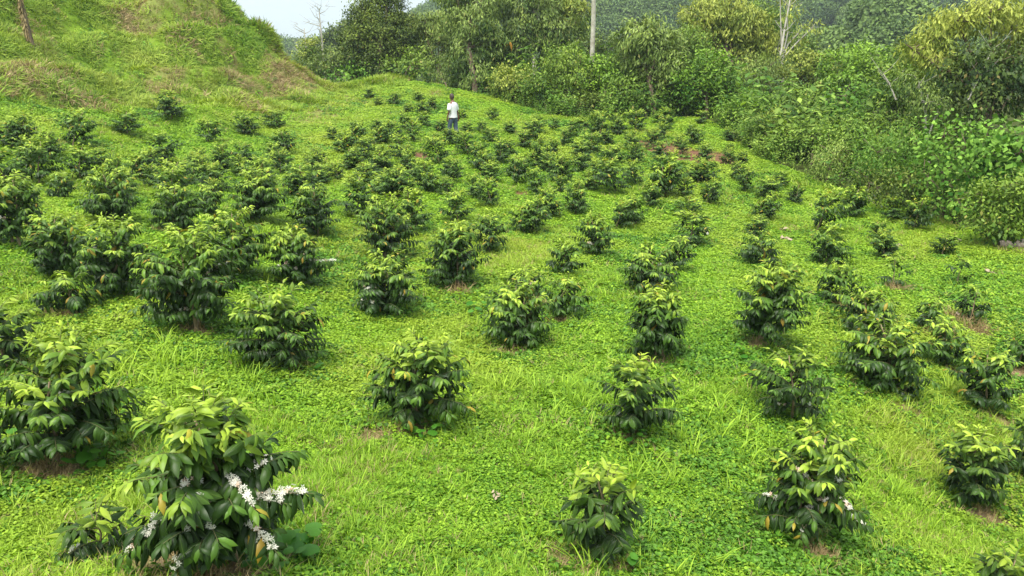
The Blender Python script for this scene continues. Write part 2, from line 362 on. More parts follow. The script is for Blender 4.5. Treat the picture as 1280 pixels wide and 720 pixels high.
#  u, v_top, v_base, width px, flowers(0..3), label (optional)
SH = [
 (273,492,722,225,3,'largest leafy coffee shrub in the left foreground with rows of white blossom'),
 (98,412,580,150,1,'big dark coffee shrub beside the dry straw patch at the left foreground'),
 (8,368,465,85,0,'coffee shrub cut by the left edge, just above the big dark one'),
 (-22,486,596,92,3,'coffee shrub mostly outside the left edge with a blossoming twig poking in'),
 (128,622,702,96,1,'low sprawling coffee shrub at the left foot of the largest flowering one'),
 (365,352,460,112,0,'rounded pale green coffee shrub over heart leaves, right of the tall trunk-showing one'),
 (515,412,533,116,1,'drooping coffee shrub alone on the grass right of the large foreground one'),
 (755,576,700,108,0,'small open coffee shrub with straw at its foot at bottom centre'),
 (791,442,548,98,0,'narrow yellow topped coffee shrub beside the long arching grass'),
 (1000,536,672,134,3,'coffee shrub dotted with white flowers in the right foreground'),
 (990,432,530,94,1,'dark coffee shrub directly behind the flower dotted right foreground one'),
 (1212,536,638,92,0,'compact dark coffee shrub on clover near the bottom right'),
 (1288,505,602,84,1,'coffee shrub cut by the right edge beside the compact dark one'),
 (1244,678,775,100,0,'yellow tipped coffee shrub cut by the bottom right corner'),
 (1110,402,487,108,1,'wide dense coffee shrub in front of the cluster on the right'),
 (1085,362,420,80,0,'coffee shrub half hidden behind the wide dense one, to its upper left'),
 (1182,400,462,58,0,'narrow coffee shrub touching the right side of the wide dense one'),
 (1152,372,412,36,1,'small coffee shrub just behind the wide dense one on the right'),
 (1128,476,504,44,1,'knee high coffee seedling at the foot of the wide dense shrub'),
 (1232,440,517,80,1,'round coffee shrub near the right edge, right of the wide dense one'),
 (1270,415,462,52,0,'coffee shrub at the right edge behind the round one'),
 (1212,360,408,42,0,'spindly see-through coffee sapling among pale leaves on the right'),
 (1195,320,358,38,0,'thin light green coffee sapling on open clover, right of the rows'),
 (1178,296,323,28,0,'tiny coffee sapling below the broad leaved bush'),
 (1114,318,361,40,0,'upright coffee shrub alone left of the thin light green sapling'),
 (1106,292,325,32,0,'coffee shrub directly behind the upright one on the right side'),
 (1096,278,302,26,0,'pale small coffee shrub third in the right hand line of small ones'),
 (1142,252,291,36,0,'fuller coffee shrub at the foot of the broad leaved bush'),
 (1115,249,278,30,0,'coffee shrub touching the left side of the one under the broad leaved bush'),
 (1050,330,386,54,0,'rounded coffee shrub between open grass strips right of centre'),
 (1028,288,332,44,0,'dark round coffee shrub in front of the twin tall ones on the right'),
 (1020,243,296,46,0,'tall coffee shrub right behind the dark round one right of centre'),
 (1062,240,275,36,0,'yellowish coffee shrub against the weedy bank on the right'),
 (947,328,428,86,0,'full dark coffee shrub standing clear right of the picture centre'),
 (955,292,335,52,0,'coffee shrub immediately behind the full dark one right of centre'),
 (942,274,299,34,0,'low coffee shrub second behind the full dark one right of centre'),
 (805,308,368,74,1,'broad dark coffee shrub with hanging leaves below the picture centre right'),
 (843,296,342,42,0,'coffee shrub merging with the right side of the broad dark one'),
 (862,271,311,48,1,'thin leaved coffee shrub behind the merged dark pair'),
 (862,250,273,40,0,'low coffee shrub behind the thin leaved one'),
 (818,358,450,86,0,'yellow crowned coffee shrub with a low dark branch to the left'),
 (643,358,436,84,0,'domed coffee shrub at picture centre with gappy low branches'),
 (695,343,397,62,0,'coffee shrub leaning against the back right of the domed centre one'),
 (662,335,376,50,1,'ragged coffee shrub behind the domed centre one'),
 (705,300,346,48,0,'dark coffee shrub behind the leaning one near the centre'),
 (747,268,322,52,1,'tall coffee shrub with a white flower low on its left side'),
 (573,282,362,72,0,'upright coffee shrub with a small dark side branch left of centre'),
 (612,266,320,52,0,'coffee shrub directly behind and right of the upright one'),
 (656,252,294,44,1,'coffee shrub with one white bloom on its left near the centre'),
 (480,318,393,88,2,'coffee shrub with pale tips and scattered blooms left of centre'),
 (480,246,326,74,0,'tall dark skirted coffee shrub behind the one with pale tips'),
 (395,232,298,60,0,'coffee shrub with bare stem foot on open grass at left'),
 (372,286,358,88,2,'coffee shrub with a long blossoming branch reaching right'),
 (296,264,348,86,0,'bulky pale topped coffee shrub right of the trunk-showing pair'),
 (235,284,412,122,1,'tall coffee shrub with visible stem and low arching branches at left'),
 (138,274,372,94,1,'big dark coffee shrub left of the tall one with arching branches'),
 (75,272,350,82,1,'coffee shrub with white blooms near the left edge'),
 (95,340,390,80,0,'low leafy coffee shrub in front of the blooming left edge one'),
 (18,222,312,76,1,'tall bluish green coffee shrub with bare stems on the left edge'),
 (8,190,236,54,0,'yellow green coffee shrub at the left edge behind the tall one'),
 (150,211,280,68,0,'large round coffee shrub in the left middle distance'),
 (217,231,292,62,0,'coffee shrub with drooping leaves right of the large round left one'),
 (212,206,246,50,0,'yellow topped coffee shrub behind the drooping left one'),
 (318,214,281,66,0,'large dark skirted coffee shrub on the left behind the bulky pale topped one'),
 (258,232,272,44,0,None),(242,195,226,32,0,None),(277,208,243,42,0,None),(378,211,250,44,0,None),(401,208,233,32,0,None),
 (446,226,275,54,0,None),(520,243,289,46,0,None),(493,212,250,44,0,None),(517,227,250,30,0,None),(535,207,244,30,0,None),(573,244,281,40,0,None),
 (450,208,231,36,0,None),(352,192,222,30,0,None),
 (18,148,189,42,0,None),(92,144,187,42,0,None),(65,168,199,32,0,None),(50,181,234,46,0,None),(101,188,229,44,0,None),(130,188,211,28,0,None),
 (159,142,171,37,0,'coffee shrub growing dark on the lower slope left of the lone hillside one'),
 (215,118,151,36,0,'lone coffee shrub standing highest on the left hillside'),
 (208,170,207,42,0,None),(176,192,228,36,0,None),
 (261,153,182,34,0,None),(309,143,171,30,0,None),(349,141,163,30,0,None),(359,166,197,32,0,None),(306,181,211,34,0,None),
 (399,188,210,26,0,None),(418,160,178,22,0,None),(429,168,194,30,0,None),(439,189,215,32,0,None),(459,173,195,24,0,None),(475,185,213,28,0,None),
 (463,111,126,15,0,None),(493,117,134,20,0,None),(473,125,134,14,0,None),(523,116,129,18,0,None),(527,128,145,17,0,None),(542,122,138,15,0,None),
 (506,131,144,17,0,None),(535,142,161,20,0,None),(549,151,169,18,0,None),(512,143,165,21,0,None),(494,153,176,25,0,None),(503,172,200,33,0,None),
 (518,193,225,26,0,None),(551,176,208,34,0,None),(545,168,185,22,0,None),(565,201,231,28,0,None),(571,165,183,18,0,None),(584,154,169,17,0,None),
 (603,153,169,17,0,None),(580,138,151,14,0,None),(613,135,153,16,0,None),(586,168,196,27,0,None),(598,181,213,33,0,None),(616,162,181,23,0,None),
 (626,178,208,25,0,None),(641,153,170,19,0,None),(655,166,189,27,0,None),(673,146,169,23,0,None),(608,205,231,29,0,None),(644,199,226,27,0,None),
 (594,221,251,28,0,None),(616,228,262,31,0,None),(670,214,247,29,0,None),(674,176,210,24,0,None),(691,148,166,15,0,None),(712,151,174,21,0,None),
 (729,148,163,19,0,None),(752,145,182,25,0,None),(795,141,167,27,0,None),(792,165,185,21,0,None),(834,138,157,25,0,None),(829,156,177,19,0,None),
 (874,141,158,19,0,None),(870,156,184,21,0,None),(694,176,200,19,0,None),(732,178,207,34,0,None),(769,184,207,31,0,None),(790,182,206,21,0,None),
 (826,180,201,25,0,None),(875,181,210,25,0,None),(702,197,232,31,0,None),(722,195,217,23,0,None),(769,203,242,46,0,None),(828,200,249,44,0,None),
 (820,198,217,26,0,None),(722,230,271,33,0,None),(736,217,241,27,0,None),(687,241,273,38,0,None),(873,209,232,27,0,None),(884,228,259,28,0,None),
 (914,162,180,18,0,None),(913,180,197,14,0,None),(880,204,230,37,0,None),(929,190,208,19,0,None),(916,205,229,19,0,None),(931,212,244,27,0,None),
 (954,224,249,35,0,None),(952,246,278,32,1,None),(976,216,237,21,0,None),(993,233,259,22,0,None),(792,250,285,33,0,None),(770,255,289,35,0,None),
 (560,163,182,19,0,None),(640,176,196,20,0,None),(560,225,248,24,0,None),(470,150,168,18,0,None),(760,165,184,18,0,None),(850,170,186,15,0,None),(855,225,250,26,0,None),(700,222,244,22,0,None),
 (810,232,262,28,0,None),(668,192,212,20,0,None),(480,220,246,28,0,None),(425,205,228,24,0,None),(335,205,232,28,0,None),(30,200,226,28,0,None),
]

# more shrubs where the far rows close up
_rg = np.random.default_rng(4242); _w = [on_ground(q[0], q[2] - 2)[0][:2] for q in SH]; _k = 0
for _t in range(1500):
    if _k >= 60: break
    _v = float(_rg.uniform(166, 262)); _u = float(_rg.uniform(20, 930))
    if _u < 440 and _v < 205: continue
    if _u > 860 and _v < 205: continue
    if _v > 235 and 330 < _u: continue
    _q, _d = on_ground(_u, _v)
    if min((_q[0] - a[0]) ** 2 + (.8 * (_q[1] - a[1])) ** 2 for a in _w) < .88 ** 2: continue
    _hp = _rg.uniform(.55, .9) * F / _d; SH.append((_u, _v - _hp, _v, _hp * _rg.uniform(.85, 1.1), 0, None)); _w.append(_q[:2]); _k += 1
BASES = []
for _s in SH:
    if _s[2] > 285:
        _q, _d = on_ground(_s[0], _s[2] - 2); BASES.append((_q, max(.3, .62 * _s[3] * _d / F)))
_rg = np.random.default_rng(99)
for (_q, _br) in BASES:
    if _q[1] < 16 and _rg.random() < .6: PATCH.append((_q[0] + _rg.normal(0, .08), _q[1] - .12 - .2 * _rg.random(), _rg.uniform(.16, .34), _rg.uniform(.14, .26), 2))

# ------------------------------------------------------------------ ground sheet
def axis(a, b, st, far, k=1.22):
    c = np.arange(a, b + st, st); o1 = []; s = st; x = c[-1]
    while x < far: s *= k; x += s; o1.append(x)
    o2 = []; s = st; x = a
    while x > -far: s *= k; x -= s; o2.append(x)
    return np.r_[o2[::-1], c, o1]
ax = axis(-24, 22, .22, 1500); ay = axis(-1, 52, .22, 1500)
X, Y = np.meshgrid(ax, ay); Z = gz(X, Y)
nx, ny = len(ax), len(ay); i = np.arange(ny - 1)[:, None] * nx + np.arange(nx - 1)[None]
Q = np.stack([i, i + 1, i + 1 + nx, i + nx], -1).reshape(-1, 4)
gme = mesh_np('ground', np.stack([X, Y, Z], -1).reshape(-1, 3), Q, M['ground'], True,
              {'soil': patch_val(X, Y, 1).ravel(), 'straw': (patch_val(X, Y, 2) * np.where(Y > 20, .4, 1)).ravel(), 'thicket_shade': (sstep(.0, 1.2, thicket(X, Y)) * (X > -10) * (Y < 120)).ravel()})
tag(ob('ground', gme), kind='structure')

# ------------------------------------------------------------------ far forested hills
def far_z(x, y):
    ang = x / np.maximum(y, 1)
    crest = -2 + 72 * sstep(-.25, .22, ang) + 3 * vnoise(x / 60, y / 60)     # height of the ridge far away
    base = -30 + sstep(120, 370, y) * (crest + 30)
    near = 32 * np.exp(-((x - 58) / 26) ** 2 - ((y - 122) / 34) ** 2)         # closer knoll on the right
    return base + near + 5 * vnoise(x / 25 + 5, y / 25) * sstep(90, 140, y)
hx = np.arange(-330, 421, 10.); hy = np.arange(95, 521, 8.); HX, HY = np.meshgrid(hx, hy)
HZ = far_z(HX, HY)
i = np.arange(len(hy) - 1)[:, None] * len(hx) + np.arange(len(hx) - 1)[None]
Q = np.stack([i, i + 1, i + 1 + len(hx), i + len(hx)], -1).reshape(-1, 4)
hm = foliage('far_hill_green', (.04, .09, .02), (.10, .18, .04), rough=.9, trans=0, spread=.8, scale=.05)
tag(ob('hills', mesh_np('hills', np.stack([HX, HY, HZ], -1).reshape(-1, 3), Q, hm)), kind='structure')

# ------------------------------------------------------------------ scatter through geometry nodes (stuff)
def source_coll(name, meshes):
    c = bpy.data.collections.new(name)
    for k, me in enumerate(meshes):
        o = bpy.data.objects.new('%s_%02d' % (name, k), me); c.objects.link(o)
    return c
def scatter(name, pts, rot, scl, idx, coll, label, cat):
    me = bpy.data.meshes.new(name + '_points'); me.vertices.add(len(pts)); me.vertices.foreach_set('co', np.asarray(pts, np.float32).ravel())
    a = me.attributes.new('rot', 'FLOAT_VECTOR', 'POINT'); a.data.foreach_set('vector', np.asarray(rot, np.float32).ravel())
    a = me.attributes.new('scl', 'FLOAT_VECTOR', 'POINT'); a.data.foreach_set('vector', np.asarray(scl, np.float32).ravel())
    a = me.attributes.new('pick', 'INT', 'POINT'); a.data.foreach_set('value', np.asarray(idx, np.int32))
    o = ob(name, me)
    g = bpy.data.node_groups.new(name + '_nodes', 'GeometryNodeTree')
    g.interface.new_socket('Geometry', in_out='INPUT', socket_type='NodeSocketGeometry')
    g.interface.new_socket('Geometry', in_out='OUTPUT', socket_type='NodeSocketGeometry')
    gi = g.nodes.new('NodeGroupInput'); go = g.nodes.new('NodeGroupOutput')
    ip = g.nodes.new('GeometryNodeInstanceOnPoints'); ci = g.nodes.new('GeometryNodeCollectionInfo')
    ci.inputs['Collection'].default_value = coll; ci.inputs['Separate Children'].default_value = True; ci.inputs['Reset Children'].default_value = True
    def na(n, ty):
        q = g.nodes.new('GeometryNodeInputNamedAttribute'); q.data_type = ty; q.inputs['Name'].default_value = n
        return q.outputs['Attribute']
    er = g.nodes.new('FunctionNodeEulerToRotation')
    g.links.new(gi.outputs[0], ip.inputs['Points']); g.links.new(ci.outputs[0], ip.inputs['Instance'])
    ip.inputs['Pick Instance'].default_value = True
    g.links.new(na('pick', 'INT'), ip.inputs['Instance Index']); g.links.new(na('rot', 'FLOAT_VECTOR'), er.inputs[0])
    g.links.new(er.outputs[0], ip.inputs['Rotation']); g.links.new(na('scl', 'FLOAT_VECTOR'), ip.inputs['Scale'])
    g.links.new(ip.outputs[0], go.inputs[0])
    md = o.modifiers.new('scatter', 'NODES'); md.node_group = g
    return tag(o, label, cat, kind='stuff')

def clover_patch(rng, n=26, rad=.10, lr=(.010, .019), mat='clover', hmax=.06):
    mb = MB(); k = 6; th = np.arange(k) * 2 * np.pi / k
    for _ in range(n):
        r = rad * math.sqrt(rng.random()); a = rng.random() * 6.28
        c = np.array([r * math.cos(a), r * math.sin(a), .012 + hmax * rng.random()])
        L_ = rng.uniform(*lr); tn = nrm(np.array([rng.normal(0, .38), rng.normal(0, .38), 1.0]))
        e1 = nrm(np.cross(tn, [0, 1, .1])); e2 = np.cross(tn, e1)
        rr = L_ * (1 + .12 * np.cos(th * 3 + a))
        V = c + rr[:, None] * (np.cos(th)[:, None] * e1 + np.sin(th)[:, None] * e2) + tn * (L_ * .22)
        mb.add(np.vstack([V, c[None]]), None, [(i, (i + 1) % k, k) for i in range(k)], rng.random() * .6 + .2)
    return mb.mesh('clover', M[mat])
def grass_tuft(rng, n=22, rad=.06, h=(.09, .2), wd=.004, bend=.5, mat='grass', seg=3):
    mb = MB()
    for _ in range(n):
        r = rad * math.sqrt(rng.random()); a = rng.random() * 6.28; c = np.array([r * math.cos(a), r * math.sin(a), 0])
        H = rng.uniform(*h); b = rng.uniform(.3, 1) * bend; a2 = a + rng.normal(0, .9)
        dr = np.array([math.cos(a2), math.sin(a2), 0]); sd_ = np.array([-dr[1], dr[0], 0]); V = []
        for s_ in range(seg + 1):
            q = s_ / seg; p = c + dr * (H * b * (q ** 1.7)) + np.array([0, 0, H * (q - .35 * b * q * q * (1.2 if b > .6 else .6))])
            ww = wd * (1 - q) ** .6 + .0006
            V += [p - sd_ * ww, p + sd_ * ww]
        Q = [(2 * s_, 2 * s_ + 1, 2 * s_ + 3, 2 * s_ + 2) for s_ in range(seg)]
        mb.add(V, Q, None, rng.random() * .6 + .2)
    return mb.mesh('grass_tuft', M[mat])
def herb(rng, n=9, h=(.15, .45), leaf=.07, mat='weed', spread=.16):
    mb = MB(); P_ = []; D = []; Nn = []
    for _ in range(n):
        a = rng.random() * 6.28; r = spread * math.sqrt(rng.random()); H = rng.uniform(*h)
        b0 = np.array([r * math.cos(a), r * math.sin(a), 0]); lean = np.array([rng.normal(0, .3), rng.normal(0, .3), 1]) * H
        mb.tube([b0, b0 + lean * .5, b0 + lean], [.004, .003, .002], 3)
        for q in np.linspace(.3, 1, 6):
            for sgn in (0, np.pi):
                aa = q * 9 + sgn + rng.normal(0, .3); P_.append(b0 + lean * q)
                D.append([math.cos(aa), math.sin(aa), .15 - rng.random() * .6]); Nn.append([rng.normal(0, .2), rng.normal(0, .2), 1])
    P_ = np.array(P_); leaves(mb, LOW, P_, np.array(D), np.array(Nn), leaf * rng.uniform(.6, 1.2, len(P_)), .55, rng.uniform(.1, .9, len(P_)), rng)
    return mb.mesh('herb', M[mat])

def slope_rot(x, y, rng, amt=1.0):
    e = .3; gx = (gz(x + e, y) - gz(x - e, y)) / (2 * e); gy = (gz(x, y + e) - gz(x, y - e)) / (2 * e)
    # tilt by euler xyz ~ small-angle; spin about z is folded in by using XYZ order with z last
    yaw = rng.random(len(x)) * 6.283
    # want normal n=(-gx,-gy,1): rotate local by yaw first, then tilt. euler XYZ => Rz*Ry*Rx (x first). solve tilt in yawed frame
    gxl = gx * np.cos(yaw) + gy * np.sin(yaw); gyl = -gx * np.sin(yaw) + gy * np.cos(yaw)
    return np.stack([np.arctan(gyl) * amt, -np.arctan(gxl) * amt, yaw], -1)

def cand(n, dmin, dmax, rng, half=.74):
    d = np.sqrt(rng.uniform(dmin ** 2, dmax ** 2, n)); a = rng.uniform(-1, 1, n) * half
    return d * a * 1.0, d * np.ones(n)
def band(dmin, dmax, dens, rng):
    # trapezoid region |x| < .74*y + 1.5
    area = .74 * (dmax ** 2 - dmin ** 2) + 3 * (dmax - dmin); n = int(area * dens)
    y = rng.uniform(dmin, dmax, n * 2); x = rng.uniform(-1, 1, n * 2) * (.74 * dmax + 1.5)
    k = np.abs(x) < .74 * y + 1.5; return x[k][:n], y[k][:n]

rng = np.random.default_rng(3)
clv = [clover_patch(rng) for _ in range(5)] + [clover_patch(rng, 22, .10, (.013, .024), 'darkclover', .05) for _ in range(3)]
gr_ = [grass_tuft(rng, 24, .07, (.05, .13), .0035, .8) for _ in range(4)] + [grass_tuft(rng, 14, .07, (.11, .24), .005, 1.1) for _ in range(3)] + [grass_tuft(rng, 10, .07, (.06, .16), .003, 1.0, 'drygrass') for _ in range(2)]
hg_ = [grass_tuft(rng, 26, .13, (.07, .20), .012, 1.2, 'hillgrass') for _ in range(5)] + [grass_tuft(rng, 20, .14, (.08, .20), .008, 1.3, 'drygrass') for _ in range(3)]
hb_ = [herb(rng) for _ in range(6)] + [herb(rng, 6, (.3, .8), .10) for _ in range(3)]
cC, cG, cH, cW = source_coll('clover_src', clv), source_coll('grass_src', gr_), source_coll('hillgrass_src', hg_), source_coll('herb_src', hb_)

def is_hill(x, y):
    q = np.minimum((-x - 9.5) / 2.0, 9)
    line = np.interp(x, [-24, -18, -15, -12, -9.5, -8], [23, 25, 27.5, 31, 36.5, 42])
    return np.clip((y - line) / 2.5 + .8 * vnoise(x / 1.5, y / 1.5), 0, 1)

def ground_cover():
    rng = np.random.default_rng(8)
    P_, Rt, Sc, Id = [], [], [], []; P2, R2, S2, I2 = [], [], [], []
    for (a, b, dens, sc) in [(1.5, 7, 470, .70), (7, 12, 290, .86), (12, 20, 130, 1.2), (20, 32, 66, 1.65), (32, 50, 34, 2.2)]:
        x, y = band(a, b, dens, rng)
        keep = (rng.random(len(x)) > np.maximum(patch_val(x, y, 1) * .93, patch_val(x, y, 2) * np.where(y > 15, .6, .95))) & (rng.random(len(x)) > is_hill(x, y) * .9) & (thicket(x, y) < .6)
        x, y = x[keep], y[keep]; z = gz(x, y)
        gn = vnoise(x / 2.2 + 7, y / 2.2) + .6 * vnoise(x / .7, y / .7 + 3)
        isg = gn + rng.normal(0, .16, len(x)) > .30
        rt = slope_rot(x, y, rng); s = sc * rng.uniform(.7, 1.25, len(x)); hs = s * (1.15 if sc < 1 else .9 if sc < 1.4 else .75 if sc < 1.8 else .55)
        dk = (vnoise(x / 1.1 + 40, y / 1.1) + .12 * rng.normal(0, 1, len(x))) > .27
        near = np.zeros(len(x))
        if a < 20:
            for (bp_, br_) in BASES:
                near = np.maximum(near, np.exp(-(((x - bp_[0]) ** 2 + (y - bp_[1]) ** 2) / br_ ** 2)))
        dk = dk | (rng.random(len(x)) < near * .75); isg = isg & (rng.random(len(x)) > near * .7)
        k = ~isg
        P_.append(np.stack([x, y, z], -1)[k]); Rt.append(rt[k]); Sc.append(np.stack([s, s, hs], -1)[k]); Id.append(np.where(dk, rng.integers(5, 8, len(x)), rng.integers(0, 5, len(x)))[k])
        q = rng.random(len(x)); gi = np.where(q < .62, rng.integers(0, 4, len(x)), np.where(q < .80, rng.integers(4, 7, len(x)), rng.integers(7, 9, len(x))))
        k = isg | (rng.random(len(x)) < .10)
        P2.append(np.stack([x, y, z], -1)[k]); R2.append(rt[k] * [.6, .6, 1]); S2.append(np.stack([s * 1.1, s * 1.1, hs * .9], -1)[k]); I2.append(gi[k])
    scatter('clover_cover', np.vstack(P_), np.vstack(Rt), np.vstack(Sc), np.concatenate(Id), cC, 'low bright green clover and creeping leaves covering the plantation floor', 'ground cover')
    # straw litter inside dry patches
    for (a, b, rx, ry, k) in PATCH:
        n = int(min(900, 60 + rx * ry * (220 if b < 12 else 50)))
        x = a + rx * rng.uniform(-1, 1, n); y = b + ry * rng.uniform(-1, 1, n)
        if k == 1: x, y = x[:n // 8], y[:n // 8]
        rt = slope_rot(x, y, rng); s = rng.uniform(.5, 1.0, len(x)) * (1 if b < 12 else 1.8)
        P2.append(np.stack([x, y, gz(x, y)], -1)); R2.append(rt + rng.normal(0, .5, rt.shape)); S2.append(np.stack([s, s, s * .6], -1)); I2.append(rng.integers(7, 9, len(x)))
    # long arching grass between the front bushes
    for (u, v, n) in [(745,505,26),(700,492,18),(640,560,10),(800,520,10),(1160,512,26),(1205,500,14),(830,600,10),(160,470,20),(260,468,16),(560,440,14),(880,520,12),(610,480,10),(1130,560,10),(820,700,12),(900,560,10)]:
        c, d = on_ground(u, v); x = c[0] + rng.normal(0, .35, n); y = c[1] + rng.normal(0, .3, n); s = rng.uniform(.9, 1.6, n)
        P2.append(np.stack([x, y, gz(x, y)], -1)); R2.append(slope_rot(x, y, rng, .4)); S2.append(np.stack([s, s, s], -1)); I2.append(rng.integers(4, 7, n))
    scatter('grass', np.vstack(P2), np.vstack(R2), np.vstack(S2), np.concatenate(I2), cG, 'fine bright green grass blades growing between the coffee shrubs', 'grass')
    # shaggy hillside grass
    P_, Rt, Sc, Id = [], [], [], []
    for (a, b, dens, sc) in [(18, 30, 55, 1.2), (30, 50, 44, 1.5)]:
        x, y = band(a, b, dens, rng); k = (rng.random(len(x)) < is_hill(x, y)) & (x < -6) & (rng.random(len(x)) > patch_val(x, y, 1) * .9)
        x, y = x[k], y[k]; s = sc * rng.uniform(.5, 1.3, len(x)) * (1 + 1.6 * vnoise(x / 1.1, y / 1.1 + 50))
        br = .55 * patch_val(x, y, 2) + .9 * np.clip(vnoise(x / 2.0, y / 2.0 + 11) * 2 + .5 * vnoise(x / .8, y / .8) - .42, 0, 1) + .03
        P_.append(np.stack([x, y, gz(x, y)], -1)); Rt.append(slope_rot(x, y, rng)); Sc.append(np.stack([s, s, s], -1))
        Id.append(np.where(rng.random(len(x)) < br, rng.integers(5, 8, len(x)), rng.integers(0, 5, len(x))))
    scatter('hillside_grass', np.vstack(P_), np.vstack(Rt), np.vstack(Sc), np.concatenate(Id), cH, 'shaggy green and tan grass clinging to the steep hillside on the left', 'grass')
    # thicket weeds on the bank
    P_, Rt, Sc, Id = [], [], [], []
    x, y = band(20, 50, 3.2, rng); k = (is_hill(x, y) > .4) & (x < -7) & (vnoise(x / 1.6 + 70, y / 1.6) > .08); x, y = x[k], y[k]; s = rng.uniform(.5, 1.0, len(x))
    P_.append(np.stack([x, y, gz(x, y)], -1)); Rt.append(slope_rot(x, y, rng, .6)); Sc.append(np.stack([s, s, s * .6], -1)); Id.append(rng.integers(0, 6, len(x)))
    for (a, b, dens, sc) in [(13, 26, 5, 1.25), (26, 52, 3.2, 1.7)]:
        x, y = band(a, b, dens, rng); tk = thicket(x, y); k = (tk > -.4 + .6 * rng.random(len(x))) & (x > -12) & (tk < 12)
        x, y, tk = x[k], y[k], tk[k]; s = sc * rng.uniform(.5, 1.3, len(x)) * np.clip(.6 + tk * .15, .6, 1.5) * (1 + 1.9 * vnoise(x / 1.3 + 33, y / 1.3))
        P_.append(np.stack([x, y, gz(x, y)], -1)); Rt.append(slope_rot(x, y, rng, .3)); Sc.append(np.stack([s, s, s], -1)); Id.append(rng.integers(0, 9, len(x)))
    scatter('bank_weeds', np.vstack(P_), np.vstack(Rt), np.vstack(Sc), np.concatenate(Id), cW, 'tangled leafy weeds covering the bank right of the plantation', 'weeds')
ground_cover()

# ------------------------------------------------------------------ coffee shrubs
def curve_pts(p0, az, L_, el, droop, n=9):
    s_ = np.linspace(0, 1, n); h = np.array([math.cos(az), math.sin(az)])
    hor = s_ * L_ * math.cos(el); z = s_ * L_ * math.sin(el) - droop * L_ * s_ ** 2.1
    return np.stack([p0[0] + h[0] * hor, p0[1] + h[1] * hor, p0[2] + z], -1)

